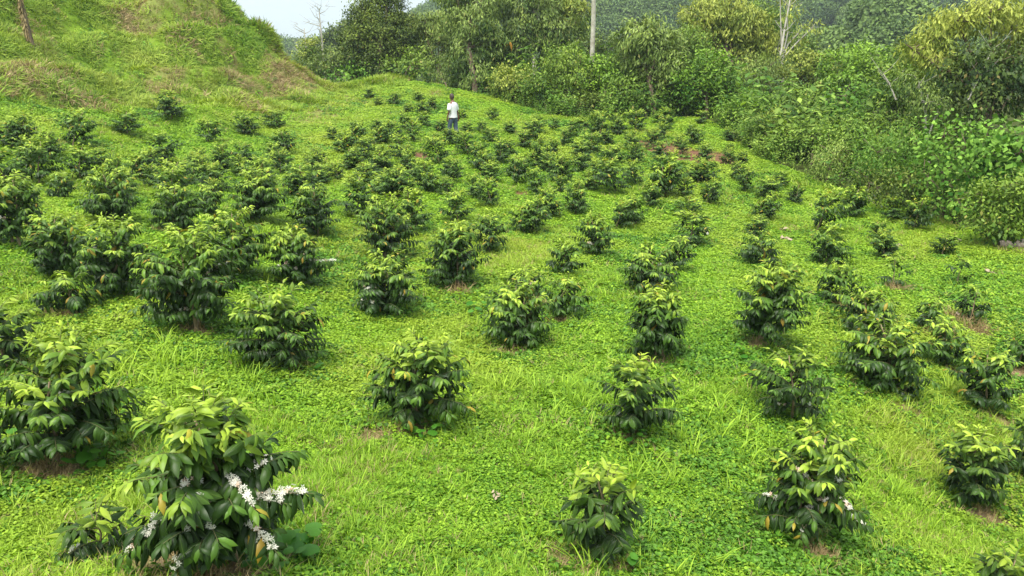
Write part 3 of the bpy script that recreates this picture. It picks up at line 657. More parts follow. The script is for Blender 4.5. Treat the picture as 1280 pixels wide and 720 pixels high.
def coffee_plan(H, W, rng, flowers=0, lean=(0, 0), extra=(), sparse=1.0, spacing=.037, nstem=1, ball=False):
    """returns stems [pts], branches [(pts, level)], leaf arrays, flower positions"""
    stems = []; br = []; lp, ld, ln_, ll, lt, lb = [], [], [], [], [], []; fl = []
    for si in range(nstem):
        ox = rng.normal(0, .05 if nstem > 1 else .01, 2); hh = H * (1 if si == 0 else rng.uniform(.7, .92)); a0 = rng.random() * 6.28
        q = np.linspace(0, 1, 7); ln2 = np.array(lean) + (rng.normal(0, .10, 2) if nstem > 1 else 0)
        sp_ = np.stack([ox[0] + ln2[0] * q ** 1.5 + .012 * np.sin(q * 7 + a0), ox[1] + ln2[1] * q ** 1.5 + .012 * np.cos(q * 6 + a0), q * hh * .84], -1); stems.append(sp_)
        nl = max(6, int(hh * .84 / (.040 if ball else .052))); jobs = []
        for k in range(nl):
            t = .13 + .87 * (k + rng.uniform(-.8, .8)) / (nl - 1) if nl > 1 else .5; t = float(np.clip(t, .23, .97))
            prof = math.sqrt(max(0, 1 - ((t - .50) / .72) ** 2)) if t > .50 else .58 + .42 * t / .50
            for sg in (0, math.pi):
                if rng.random() > sparse: continue
                az = a0 + (k * 2.4 if ball else k * math.pi / 2) + sg + rng.normal(0, .6 if ball else .36)
                u_ = (t - .13) / .87; ph = R(-42 + 112 * u_) + rng.normal(0, .13); rr_ = max(.10, .5 * W - .055) * rng.uniform(.74, 1.10)
                if t < .45 and rng.random() < .12: rr_ *= 1.25
                zs = hh * (.10 + .60 * u_); ps = np.array([np.interp(zs, sp_[:, 2], sp_[:, j]) for j in range(2)] + [zs])
                pe = np.array([sp_[-1, 0] * .6 + rr_ * math.cos(ph) * math.cos(az), sp_[-1, 1] * .6 + rr_ * math.cos(ph) * math.sin(az), hh * (.52 + .45 * math.sin(ph))])
                Lb = float(np.linalg.norm(pe - ps)); pm = (ps + pe) / 2 + np.array([0, 0, (.16 + .10 * rng.random()) * Lb])
                jobs.append((t, az, Lb, 0, 0, rng.random() < (.0, .12, .45, .50)[flowers] and t < .58, ps, pm, pe))
        if si == 0:
            for e in extra: jobs.append(e)
        for (t, az, Lb, el, dr, flw, *bz) in jobs:
            p0 = np.array([np.interp(t, q, sp_[:, i]) for i in range(3)])
            if bz:
                q9 = np.linspace(0, 1, 9)[:, None]; cv = (1 - q9) ** 2 * bz[0] + 2 * q9 * (1 - q9) * bz[1] + q9 ** 2 * bz[2]
            else: cv = curve_pts(p0, az, Lb, el, dr)
            bi = len(br); br.append(cv)
            seglen = Lb / 8; m_ = max(2, int(Lb / spacing))
            for j in range(m_ + 1):
                s_ = .12 + .88 * j / m_
                if s_ < .3 and rng.random() < .45: continue
                x_ = s_ * 8; i0 = min(7, int(x_)); p = cv[i0] + (cv[i0 + 1] - cv[i0]) * (x_ - i0); tg = nrm(cv[i0 + 1] - cv[i0])
                side = nrm(np.cross(tg, [0, 0, 1.0])); tip = s_ > .86
                if flw and .22 < s_ < (.93 if not bz else .72) and (rng.random() < .5 or not bz): fl.append((p, rng.integers(2), bi))
                if rng.random() < .04: continue
                for sg in (-1, 1):
                    dn = rng.uniform(.40, 1.60) * (1.0 - .55 * t) * (.5 if tip else 1.0)
                    d_ = nrm(tg * rng.uniform(.35, .95) + side * sg * rng.uniform(.45, 1.0) * (.6 if tip else 1) + np.array([0, 0, -dn]) + rng.normal(0, .2, 3))
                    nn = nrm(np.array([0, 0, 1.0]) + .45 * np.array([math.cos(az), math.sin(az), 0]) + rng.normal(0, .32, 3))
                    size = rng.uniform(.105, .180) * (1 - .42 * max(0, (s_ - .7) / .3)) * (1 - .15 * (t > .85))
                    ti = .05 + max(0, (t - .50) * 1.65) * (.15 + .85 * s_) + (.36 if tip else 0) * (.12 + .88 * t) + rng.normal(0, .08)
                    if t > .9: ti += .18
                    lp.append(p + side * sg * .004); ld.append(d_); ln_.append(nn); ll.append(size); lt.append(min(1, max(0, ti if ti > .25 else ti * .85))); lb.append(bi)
    lp = np.array(lp); ld = np.array(ld); ll = np.array(ll)
    tips = lp + ld * ll[:, None] * .8; nb = np.array(lb) < 10 ** 6
    wa = .5 * ((np.percentile(tips[:, 0], 98.5) - np.percentile(tips[:, 0], 1.5)) + (np.percentile(tips[:, 1], 98.5) - np.percentile(tips[:, 1], 1.5)))
    ha = np.percentile(np.maximum(tips[:, 2], lp[:, 2]), 99.3); k = np.array([W / wa if not extra else 1, W / wa if not extra else 1, H / ha])
    stems = [a * k for a in stems]; br = [a * k for a in br]; lp = lp * k; fl = [(p * k, a, b) for p, a, b in fl]
    return stems, br, lp, ld, np.array(ln_), ll, np.array(lt), np.array(lb), fl

def flower_mesh(pts, rng, name, flat=False):
    mb = MB(); mi = []
    for (p, kind) in pts:
        for q in range(rng.integers(4, 8)):
            c = p + rng.normal(0, .012, 3) + np.array([0, 0, .020]); ax_ = nrm(rng.normal(0, 1, 3) + np.array([0, -.3, .9])); e1 = nrm(np.cross(ax_, [.3, 1, .2])); e2 = np.cross(ax_, e1)
            for k in range(5):
                a = k * 1.2566 + rng.random() * .2; d_ = math.cos(a) * e1 + math.sin(a) * e2; s_ = np.cross(ax_, d_); r_ = .019
                mb.add([c, c + d_ * r_ * .55 + s_ * .0044 + ax_ * .003, c + d_ * r_ + ax_ * .001, c + d_ * r_ * .55 - s_ * .0044 + ax_ * .003], [(0, 1, 2, 3)]); mi.append(1 if kind else 0)
    return mesh_np(name, np.vstack(mb.V), np.vstack(mb.Q), [M['petal'], M['spent']], False, midx=mi)

LEAFMESH = []
for q in range(8):
    V, T, uv = fancy_leaf(droop=.16 + .07 * (q % 4), wav=.012, fold=.10 + .03 * (q % 3), wpow=(.7, .85)[q % 2])
    for ti in (0.0, .22, .58, 1.0):
        LEAFMESH.append(mesh_np('leaf', V * [1, .34, 1], T, M['coffee_near'], True, {'tint': np.full(len(V), ti)}, uv))
FL, FT, FUV = fancy_leaf(droop=.25, wav=0, fold=.12)

def build_stems(root, stems, H):
    for k, s_ in enumerate(stems):
        mb = MB(); s2 = s_.copy(); s2[0, 2] -= .06; mb.tube(s2, np.linspace(.020, .005, len(s_)) * (H / 1.0), 7); ob('trunk', mb.mesh('trunk', M['stem']), root)

def near_shrub(root, plan, H, rng):
    stems, br, lp, ld, ln_, ll, lt, lb, fl = plan
    build_stems(root, stems, H)
    bo = []
    for cv in br:
        mb = MB(); mb.tube(cv, np.linspace(.0045, .0015, len(cv)), 5); bo.append(ob('branch', mb.mesh('branch', M['twig']), root))
    score = ll * (1 + .4 * rng.random(len(ll))) - .05 * lp[:, 1]; order = np.argsort(-score); sel = order[:300]; rest = order[300:]
    for i in sel:
        ti = lt[i]; b = 0 if ti < .13 else 1 if ti < .38 else 2 if ti < .7 else 3
        o = bpy.data.objects.new('leaf', LEAFMESH[int(rng.integers(8)) * 4 + b]); COL.objects.link(o)
        d_ = ld[i]; s_ = nrm(np.cross(ln_[i], d_)); n_ = np.cross(d_, s_); L_ = ll[i]
        o.parent = bo[lb[i]]
        o.matrix_basis = Matrix(((d_[0]*L_, s_[0]*L_, n_[0]*L_, lp[i][0]), (d_[1]*L_, s_[1]*L_, n_[1]*L_, lp[i][1]), (d_[2]*L_, s_[2]*L_, n_[2]*L_, lp[i][2]), (0, 0, 0, 1)))
    if len(rest):
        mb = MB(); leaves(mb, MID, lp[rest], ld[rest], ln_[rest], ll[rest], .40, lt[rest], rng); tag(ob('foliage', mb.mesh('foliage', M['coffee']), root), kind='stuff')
    add_flowers(root, fl, rng)
def add_flowers(root, fl, rng):
    for (p, k, bi) in fl: ob('flower_cluster', flower_mesh([(p, k and rng.random() < .6)], rng, 'flower_cluster'), root)
def mid_shrub(root, plan, H, rng, tpl=MID):
    stems, br, lp, ld, ln_, ll, lt, lb, fl = plan
    build_stems(root, stems, H)
    mb = MB()
    for cv in br: mb.tube(cv[::2], np.linspace(.0045, .0018, len(cv[::2])), 3)
    tag(ob('branches', mb.mesh('branches', M['twig']), root), kind='stuff')
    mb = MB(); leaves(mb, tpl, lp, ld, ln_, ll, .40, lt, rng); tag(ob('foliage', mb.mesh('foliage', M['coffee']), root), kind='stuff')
    add_flowers(root, fl, rng)

# far variants (shared meshes)
VAR = []
for k in range(9):
    rg = np.random.default_rng(100 + k)
    pl = coffee_plan(.95, .84, rg, 0, (rg.normal(0, .10), rg.normal(0, .10)), sparse=rg.uniform(.78, 1.0), spacing=.032, nstem=1 + (k % 3 == 0), ball=True)
    stems, br, lp, ld, ln_, ll, lt, lb, fl = pl
    mt = MB(); [mt.tube(s_, np.linspace(.02, .006, len(s_)), 4) for s_ in stems]
    mf = MB(); leaves(mf, LOW, lp, ld, ln_, ll * .88, .40, np.clip(lt * 1.15 + .03, 0, 1), rg)
    VAR.append((mt.mesh('trunk', M['stem']), mf.mesh('foliage', M['coffee'])))

# ---- labels for the small ones: ordinal nearness to a landmark on one side
LMK = [((567,145),'the man in the white shirt'), ((850,188),'the bare reddish soil patch'), ((215,134),'the lone hillside shrub'),
       ((480,285),'the tall dark skirted shrub'), ((150,246),'the large round left shrub'), ((1020,270),'the tall shrub beside the weedy bank'),
       ((656,272),'the one bloom shrub near the centre'), ((747,295),'the tall shrub flowering low on its left')]
_T = ['', 'twenty', 'thirty']
ORD = ['nearest','second nearest','third nearest','fourth nearest','fifth nearest','sixth nearest','seventh nearest','eighth nearest','ninth nearest','tenth nearest','eleventh nearest','twelfth nearest','thirteenth nearest','fourteenth nearest','fifteenth nearest','sixteenth nearest', 'seventeenth nearest', 'eighteenth nearest', 'nineteenth nearest', 'twentieth nearest'] + ['twenty-%s nearest' % q for q in ('first','second','third','fourth','fifth','sixth','seventh','eighth','ninth')]
_c = {}
for i, s in enumerate(SH):
    if s[5] is None:
        cu, cv_ = s[0], (s[1] + s[2]) / 2
        j = min(range(len(LMK)), key=lambda q: (LMK[q][0][0] - cu) ** 2 + (1.6 * (LMK[q][0][1] - cv_)) ** 2)
        dx, dy = cu - LMK[j][0][0], cv_ - LMK[j][0][1]
        side = ('to the right of' if dx > 0 else 'to the left of') if abs(dx) > 1.6 * abs(dy) else ('in front of' if dy > 0 else 'behind')
        _c.setdefault((j, side), []).append((dx * dx + dy * dy, i))
LAB = {}
for (j, side), lst in _c.items():
    for k, (_, i) in enumerate(sorted(lst)):
        LAB[i] = 'coffee shrub, %s %s %s' % (ORD[min(k, len(ORD) - 1)], side, LMK[j][1])
def top_height(u, vt, p):
    # height whose top projects to vt
    y = (360 - vt) / F; # z/Y slope of that ray
    k = (-sp + y * cp) / (cp + y * sp)
    return k * p[1] - p[2]
SHRUB_POS = []
for i, (u, vt, vb, wp, flw, lab) in enumerate(SH):
    p, d = on_ground(u, vb - 2)
    # base is under the crown centre: the lowest leaves hang a little in front
    H = float(np.clip(top_height(u, vt, p), .35, 1.6)) * .97; Wd = wp * d / F * .98
    if d > 17.5: H *= 1.27; Wd *= 1.10
    elif d > 9.6: H *= 1.08; Wd *= 1.02
    if i == 0: Wd *= .94
    elif d <= 9.6: Wd *= 1.05
    SHRUB_POS.append((p, d, H, Wd))
    rg = np.random.default_rng(1000 + i)
    root = bpy.data.objects.new('coffee_shrub', None); COL.objects.link(root); root.location = p; root.empty_display_size = .2
    tag(root, lab or LAB[i], 'coffee shrub', 'coffee shrubs planted in rows')
    extra = ()
    if i == 0:
        extra = ((.42, R(-14), .64, R(20), .12, True), (.50, R(-140), .52, R(12), .5, True), (.30, R(-160), .62, R(10), .35, False), (.24, R(-172), .66, R(8), .30, True), (.36, R(-110), .5, R(8), .45, True), (.62, R(-45), .5, R(14), .35, True), (.34, R(-40), .56, R(14), .3, True),
                 (.55, R(8), .60, R(38), .35, False), (.40, R(-20), .5, R(24), .2, True), (.62, R(-60), .3, R(10), .5, False), (.7, R(-120), .34, R(20), .5, False))
    if lab and 'dotted with white flowers' in lab: extra = ((.55, R(-60), .42, R(12), .4, True), (.35, R(-120), .5, R(12), .4, True), (.3, R(-30), .52, R(12), .3, True))
    if lab and 'long blossoming branch reaching right' in lab: extra = ((.35, 0.0, Wd * .62, R(14), .1, True),)
    if lab and 'low dark branch to the left' in lab: extra = ((.2, math.pi, Wd * .6, R(0), .1, False),)
    if lab and 'small dark side branch' in lab: extra = ((.2, math.pi, Wd * .6, R(5), .1, False),)
    ns = 2 if Wd > .95 or (lab and ('bare stem' in lab)) else 1
    sparse = .55 if (lab and ('spindly' in lab or 'thin light' in lab)) else float(np.random.default_rng(7000 + i).uniform(.87, 1.0))
    if d < 9.6: near_shrub(root, coffee_plan(H, Wd, rg, flw, (rg.normal(0, .05), rg.normal(0, .05)), extra, sparse, nstem=ns), H, rg)
    elif d < 17.5 or i in (21, 22): mid_shrub(root, coffee_plan(H, Wd, rg, flw, (rg.normal(0, .10), rg.normal(0, .08)), extra, sparse, nstem=ns), H, rg)
    else:
        a, b = VAR[rg.integers(len(VAR))]; root.scale = (Wd / .84, Wd / .84, H / .95); root.rotation_euler = (0, 0, rg.random() * 6.28)
        ob('trunk', a, root); tag(ob('foliage', b, root), kind='stuff')
        if flw:
            fo = ob('flower_cluster', flower_mesh([(np.array([.25, -.36, .42]), 0)] * 3, rg, 'flower_cluster'), root)
            root.rotation_euler = (0, 0, 0)

# ------------------------------------------------------------------ weeds with heart leaves at shrub feet
def heart_weed(u, v, n, ls, label, rg):
    p, d = on_ground(u, v); root = bpy.data.objects.new('broadleaf_weed', None); COL.objects.link(root); root.location = p
    tag(root, label, 'weed', 'heart leaved weeds at the feet of the coffee shrubs')
    th = np.linspace(0, 2 * np.pi, 15)[:-1]; rr = 1 - .30 * np.exp(-((th - np.pi) / .35) ** 2) + .16 * np.exp(-((np.minimum(th, 2 * np.pi - th)) / .3) ** 2)
    V = np.vstack([np.stack([rr * np.cos(th) * .5, rr * np.sin(th) * .5, -.10 * rr ** 2 + .03 * np.cos(2 * th)], -1), [(-.25, 0, 0.02)]])
    T = np.array([(k, (k + 1) % 14, 14) for k in range(14)])
    me = [mesh_np('leaf', V, T, M['heart'], True, {'tint': np.full(15, t_)}) for t_ in (.2, .5, .8)]
    for k in range(n):
        a = rg.random() * 6.28; r_ = ls * 2.6 * math.sqrt(rg.random()); h = .04 + rg.random() * .13
        o = bpy.data.objects.new('leaf', me[rg.integers(3)]); COL.objects.link(o); o.parent = root
        o.location = (r_ * math.cos(a), r_ * math.sin(a), h); s_ = ls * rg.uniform(.6, 1.3); o.scale = (s_, s_, s_)
        o.rotation_euler = (rg.normal(0, .3), rg.normal(.15, .3), rg.random() * 6.28)
        mb = MB(); mb.tube([(r_ * .4 * math.cos(a), r_ * .4 * math.sin(a), -.02), (r_ * .9 * math.cos(a), r_ * .9 * math.sin(a), h * .9)], [.002, .0015], 3)
        ob('stalk', mb.mesh('stalk', M['twig']), root)
rg = np.random.default_rng(77)
for a in [(350,698,30,.11,'patch of big heart shaped leaves right of the largest foreground shrub stem'),
          (325,715,12,.10,'heart shaped leaves at the very bottom beside the largest shrub stem'),
          (372,462,20,.11,'heart leaves under the rounded pale green coffee shrub'),
          (530,548,22,.08,'soft heart leaves under the drooping lone coffee shrub'),
          (118,585,18,.10,'round leaved weed at the foot of the big dark left shrub'),
          (800,560,18,.07,'small leaved weed under the narrow yellow topped shrub'),
          (770,712,16,.08,'leafy weed beside the straw under the bottom centre shrub'),
          (985,672,14,.10,'large leaved weed at the left foot of the flower dotted shrub'),
          (1140,492,10,.08,'weed in front of the wide dense shrub on the right'),
          (590,392,12,.10,'broad leaf weed under the upright shrub left of centre'),
          (95,262,12,.13,'broad leaved wild plant on open ground in the left middle distance'),
          (930,448,12,.09,'dark weed at the foot of the full dark shrub right of centre'),
          (10,545,14,.10,'round leaves low at the left picture edge')]:
    heart_weed(*a, rg)

# ------------------------------------------------------------------ trees and bushes
def cloud(mb, lobes, rng, dens=7, leaf=.17, wr=.4, droop=.5, tpl=TWO, per=26, clump=.19, tint=(.1, .7), top=.35, fill=.15):
    zs = [c[2] + r_[2] for c, r_ in lobes]; zmin = min(c[2] - r_[2] for c, r_ in lobes); zmax = max(zs)
    for c, r_ in lobes:
        area = 12.57 * ((r_[0] * r_[1]) ** 1.6 / 3 + (r_[0] * r_[2]) ** 1.6 / 3 + (r_[1] * r_[2]) ** 1.6 / 3) ** (1 / 1.6)
        n = int(area * dens) + 6; dv = nrm(rng.normal(0, 1, (n, 3)))
        bump = 1 + .45 * vnoise(dv[:, 0] * 2.6 + c[0], dv[:, 2] * 2.6 + c[1]) + .40 * vnoise(dv[:, 1] * 6 + 9, dv[:, 2] * 6 + c[2])
        rad = bump * np.where(rng.random(n) < fill, rng.uniform(.35, .9, n), 1 - np.abs(rng.normal(0, .09, n)))
        pc = c + dv * rad[:, None] * r_
        k = n * per; pos = np.repeat(pc, per, 0) + rng.normal(0, clump, (k, 3)) * [1, 1, .8]; od = np.repeat(dv, per, 0)
        d_ = nrm(od * .55 + np.repeat(rng.normal(0, .3, (n, 3)), per, 0) + rng.normal(0, .45, (k, 3)) + np.array([0, 0, -droop]))
        nn = nrm(od * .5 + np.array([0, 0, .8]) + rng.normal(0, .35, (k, 3)))
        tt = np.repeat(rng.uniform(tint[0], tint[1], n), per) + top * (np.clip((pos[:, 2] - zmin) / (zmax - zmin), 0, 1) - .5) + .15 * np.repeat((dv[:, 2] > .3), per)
        gzz = gz0(pos[:, 0], pos[:, 1]) + .03; pos[:, 2] = np.maximum(pos[:, 2], gzz)
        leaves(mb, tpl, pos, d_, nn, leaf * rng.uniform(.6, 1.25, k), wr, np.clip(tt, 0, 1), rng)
STY = {
 'dark': dict(mat='tree_dark', leaf=.16, wr=.55, droop=.6, dens=5.5, tint=(.0, .7)),
 'grey': dict(mat='tree_grey', leaf=.25, wr=.30, droop=1.0, dens=5.5, tint=(.05, .85)),
 'yel':  dict(mat='tree_yel', leaf=.25, wr=.32, droop=.9, dens=5.5, tint=(.15, .95)),
 'viv':  dict(mat='tree_viv', leaf=.17, wr=.55, droop=.35, dens=5.5, tint=(.1, .9)),
 'mid':  dict(mat='tree_mid', leaf=.17, wr=.46, droop=.5, dens=5.5, tint=(.05, .85)),
 'broad':dict(mat='broad', leaf=.20, wr=.78, droop=.55, dens=7, tint=(.1, .9), per=6, tpl=LOW, clump=.2),
}
def tree(name, cat, label, sty, ubase, dbase, lobes, group=None, trunk=.10, seed=0, tm='bark', **kw):
    """lobes: (u, v, ru, rv[, d])"""
    rg = np.random.default_rng(500 + seed)
    b = world(ubase, 200, dbase); b[2] = float(gz(b[0], b[1]))
    root = bpy.data.objects.new(name, None); COL.objects.link(root); root.location = b; tag(root, label, cat, group)
    lb = []
    for l in lobes:
        d = l[4] if len(l) > 4 else dbase + rg.uniform(-.6, .6); c = world(l[0], l[1], d); rx = l[2] * d / F; rz = l[3] * d / F
        lb.append((c, np.array([rx, (rx + rz) / 2 * rg.uniform(.9, 1.2), rz])))
    p = dict(STY[sty]); mat = p.pop('mat'); p.update(kw); mat = p.pop('mat', mat)
    mb = MB(); cloud(mb, lb, rg, **p)
    mb.V = [v - b for v in mb.V]
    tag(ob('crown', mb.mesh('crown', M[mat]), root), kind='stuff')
    mt = MB(); low = min(c[2] for c, _ in lb)
    topc = max(lb, key=lambda q: q[0][2])[0]; hub = np.array([b[0] * .6 + topc[0] * .4, b[1] * .6 + topc[1] * .4, b[2] + max(.3, .45 * (topc[2] - b[2]))])
    base = b - [0, 0, .25]
    mt.tube([x - b for x in (base, b * .7 + hub * .3 + [.05, 0, 0], hub)], [trunk, trunk * .8, trunk * .65], 8)
    for c, r_ in lb:
        mid_ = hub * .5 + c * .5 + rg.normal(0, .12, 3); mt.tube([x - b for x in (hub, mid_, c, c + [rg.normal(0, .3), rg.normal(0, .3), r_[2] * .7])], [trunk * .55, trunk * .4, trunk * .22, .01], 6)
        for q in range(4):
            e = c + nrm(rg.normal(0, 1, 3)) * r_ * .95; mt.tube([x - b for x in (c, (c + e) / 2 + rg.normal(0, .08, 3), e)], [trunk * .2, trunk * .12, .008], 4)
    ob('trunk', mt.mesh('trunk', M[tm]), root)
    return root, b
TG = 'trees at the edge of the plantation'; BG = 'bushes of the thicket round the plantation'
tree('vine_tree','tree','dark creeper smothered tree standing against the sky above the field','dark',474,48,[(476,10,27,34),(468,55,30,36),(498,48,20,34),(446,60,22,28),(484,-22,22,24),(480,85,32,18),(452,22,16,24),(458,84,24,20),(472,34,30,28),(500,76,20,22)],TG,.16,1,tint=(0,.65),dens=8)
tree('small_tree','tree','small yellow green tree at the low point of the skyline beside the mound','viv',388,54,[(387,62,12,15),(384,74,16,12)],TG,.06,2,mat='tree_yel')
tree('bush','bush','rusty tipped bush between the small skyline tree and the creeper tree','mid',415,50,[(412,76,20,16),(432,72,18,14),(400,88,22,10)],BG,.06,3,mat='tree_grey')
tree('bush','bush','dark broad leaved bush at the far left corner of the field','broad',438,47,[(430,98,22,13),(455,92,20,14),(442,108,14,7)],BG,.05,4)
tree('bush','bush','glossy bush right of the creeper tree trunk','broad',508,45.5,[(500,88,22,16),(522,86,20,16),(515,72,18,14)],BG,.05,5,mat='tree_mid')
tree('bush','bush','bright yellow green bush glimpsed behind the creeper tree','yel',520,52,[(520,58,18,18),(512,38,14,16),(528,74,16,12)],BG,.05,6)
tree('droopy_tree','tree','grey green tree with hanging leaves right of the creeper tree','grey',545,50,[(530,30,26,13),(556,30,28,16),(548,58,18,24),(570,45,18,20)],TG,.14,7)
tree('droopy_tree','tree','tall grey green tree directly behind the man, dark at its foot','grey',596,43.5,[(570,-6,26,20),(602,2,34,20),(588,30,30,22),(610,52,24,24),(585,66,24,24),(597,92,26,20),(606,108,20,10)],TG,.20,8,tint=(0,.75))
tree('bush','bush','dull green bush left of the dark foot of the tall tree behind the man','grey',560,44.5,[(548,88,24,18),(566,96,20,16),(540,104,16,8)],BG,.05,9,leaf=.15)
tree('droopy_tree','tree','spreading tree with an orange dead leaf right of the tall one','grey',668,46,[(645,8,28,22),(672,16,30,24),(652,40,26,22),(690,38,26,22),(668,62,26,22),(640,66,20,20),(662,-20,40,16)],TG,.16,10,tm='greybark')
tree('droopy_tree','tree','bright drooping tree just left of the pale bare trunk','yel',706,47,[(700,6,26,22),(722,18,20,22),(708,38,22,16)],TG,.13,11,tint=(.05,.8))
tree('bush','bush','light arching bush spilling onto the field right of the man','viv',645,41.5,[(632,100,18,18),(652,108,20,18),(640,122,18,8)],BG,.05,12,mat='tree_yel',tint=(.05,.7))
tree('bush','bush','brownish green bush left of the pale trunk at field edge','mid',682,40,[(672,100,22,22),(690,118,22,18),(700,134,22,12)],BG,.06,13,tint=(0,.6))
tree('bush','bush','tall rounded bush just left of the pale trunk','mid',712,40,[(704,76,24,22),(722,92,24,24),(700,100,22,20),(728,118,26,22),(716,138,22,12)],BG,.08,14)
tree('bush','bush','light green bush with fern like top right of the pale trunk','viv',757,39,[(752,84,22,16),(768,98,20,22),(752,116,26,22),(762,138,24,14)],BG,.07,15)
tree('leaning_tree','tree','wide rusty green tree right of the pale trunk, bare and dark beneath','yel',815,38.5,[(800,42,26,20),(824,56,30,24),(796,70,24,22),(838,84,26,24),(812,100,30,22),(838,122,28,18),(800,128,24,14)],TG,.16,16,tint=(0,.7),mat='tree_grey')
tree('leafy_tree','tree','round vivid green tree at the back corner of the field','viv',878,37.5,[(858,92,24,24),(884,84,28,26),(902,100,22,24),(870,114,30,22),(892,126,26,18)],TG,.12,17,tint=(0,.75))
tree('droopy_tree','tree','tall yellowish drooping tree behind the round vivid one','yel',905,43,[(878,22,28,22),(908,12,28,22),(932,30,30,24),(900,46,32,22),(950,54,24,24),(925,70,28,20),(876,52,20,20)],TG,.18,18)
tree('pale_branch_tree','tree','thin pale branched tree with sparse yellow leaves above the thicket','yel',972,42,[(984,16,26,18),(998,42,26,16),(1016,34,16,10),(972,60,20,18),(975,-8,20,14)],TG,.09,19,tm='greybark',dens=2.0,per=6,tint=(.4,1),fill=.5)
tree('bush','bush','olive bush in front of the thin pale branched tree','grey',950,39,[(940,88,26,22),(962,96,24,20),(942,114,22,20)],BG,.07,20,leaf=.17)
tree('bush','bush','leafy bush at the crest of the thicket under the far knoll','mid',1010,39,[(1000,78,28,20),(1026,84,26,20),(1008,104,30,20)],BG,.07,21,mat='tree_yel',tint=(0,.7))
tree('bush','bush','bright mound of leaves on the thicket crest left of the right hand tree','viv',1070,37,[(1050,84,26,20),(1082,74,26,20),(1100,88,26,18),(1070,104,28,20)],BG,.07,22)
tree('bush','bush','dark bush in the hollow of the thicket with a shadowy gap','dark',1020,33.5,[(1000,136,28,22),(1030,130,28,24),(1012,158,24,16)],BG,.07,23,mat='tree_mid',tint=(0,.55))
tree('bush','bush','glossy green bush in the middle of the thicket','broad',1064,32,[(1056,120,26,22),(1080,132,28,24),(1060,150,24,18)],BG,.07,24,leaf=.15,tint=(0,.7))
tree('bush','bush','leggy pale stemmed bush left of the right hand tree','mid',1118,30,[(1110,104,28,22),(1136,110,26,22),(1118,136,30,24),(1140,150,24,18)],BG,.07,25,tm='greybark')
tree('bush','bush','pale weedy bush behind the red soil at the field corner','viv',930,35,[(922,146,24,18),(948,140,26,20),(936,166,26,16)],BG,.05,26,leaf=.13,tint=(.1,.8))
tree('bush','bush','low light green bush on the bank above the last coffee rows','viv',985,30.5,[(968,178,28,18),(1000,172,30,20),(985,198,30,14)],BG,.05,27,leaf=.12,mat='weed',tint=(.1,.8))
tree('bush','bush','sprawling weedy bush halfway along the bank','viv',1050,28,[(1036,180,30,20),(1066,174,32,22),(1050,206,34,18)],BG,.05,28,leaf=.12,mat='weed',tint=(0,.75))
tree('bush','bush','tangled light bush left of the broad leaved mound','mid',1112,25,[(1096,190,30,24),(1124,184,28,26),(1106,220,32,20),(1130,228,26,18)],BG,.05,29,leaf=.11,mat='weed',tint=(0,.7))
tree('bush','bush','dull bush on the bank above the broad leaved mound','mid',1160,27,[(1150,160,30,24),(1178,150,26,22),(1140,180,24,18)],BG,.06,30,leaf=.13)
tree('spreading_tree','tree','large spreading tree at the right with yellow lit top and dark hollow beneath','yel',1236,27,[(1168,48,28,16),(1196,26,36,18),(1236,16,36,20),(1272,34,34,22),(1300,20,36,24),(1172,78,26,14),(1142,62,16,10)],TG,.16,31,leaf=.20,tint=(.25,1),tpl=TWO)
tree('bush','bush','shadowed bush in the hollow beneath the large spreading tree','dark',1232,26,[(1208,96,34,26),(1240,80,36,24),(1270,106,34,34),(1228,128,34,22),(1290,80,30,30)],BG,.07,32,tint=(0,.12),top=.1)  # leaf tint kept near its darkest: the hollow's shade is put into the colour
tree('bush','bush','pale leggy bush under the left side of the large spreading tree','yel',1168,26,[(1150,104,32,14),(1184,112,30,16),(1160,128,30,14)],BG,.06,33,mat='tree_grey',leaf=.14,tm='greybark')
tree('vine_mound','bush','tall mound of bright broad leaves at the right above the small shrubs','broad',1192,21.5,[(1180,168,34,22),(1208,182,34,28),(1182,208,34,30),(1214,226,30,32),(1196,250,28,18),(1160,222,18,26)],BG,.07,34,leaf=.14,tint=(0,.8),dens=8)
tree('bush','bush','dark lush broad leaved plant right of the bright broad leaved mound','broad',1258,21.5,[(1248,178,26,28),(1276,190,30,34),(1250,212,22,30),(1290,220,26,30)],BG,.07,35,leaf=.22,tint=(0,.55))
tree('bush','bush','light bushy growth at the right edge above the weathered log','viv',1256,18.6,[(1226,256,20,24),(1250,244,22,22),(1274,262,24,34),(1242,280,26,16),(1290,240,24,24),(1262,292,24,14)],BG,.04,36,leaf=.11,mat='tree_mid',dens=10,tint=(.2,.9))
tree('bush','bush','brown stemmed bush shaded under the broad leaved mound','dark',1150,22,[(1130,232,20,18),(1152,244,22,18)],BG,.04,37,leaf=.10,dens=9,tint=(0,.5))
tree('bush','bush','dark overhanging bush at the field edge below the pale trunk','dark',742,38.8,[(724,134,22,16),(744,136,24,16),(766,132,24,18),(752,146,26,8)],BG,.05,43,tint=(0,.5))
tree('bush','bush','dark overhanging bush under the wide rusty green tree','dark',806,38.2,[(786,118,24,22),(808,130,28,18),(832,134,26,14),(790,140,22,10),(848,128,20,18)],BG,.05,44,tint=(0,.55),mat='tree_mid')
tree('bush','bush','dim bush between the tall tree behind the man and the arching one','mid',622,42.6,[(614,112,16,14),(628,104,18,18),(634,122,14,8)],BG,.05,45,tint=(0,.5))
tree('leafy_tree','tree','mid green tree filling the view left of the vivid round one','mid',846,41,[(836,66,26,22),(862,58,26,24),(850,86,28,24),(880,76,20,22)],TG,.10,46,tint=(0,.7))
tree('leafy_tree','tree','olive green tree crown right behind the pale trunk at mid height','grey',782,43,[(776,84,22,20),(794,100,24,22),(770,108,20,16)],TG,.09,47,tint=(0,.7))
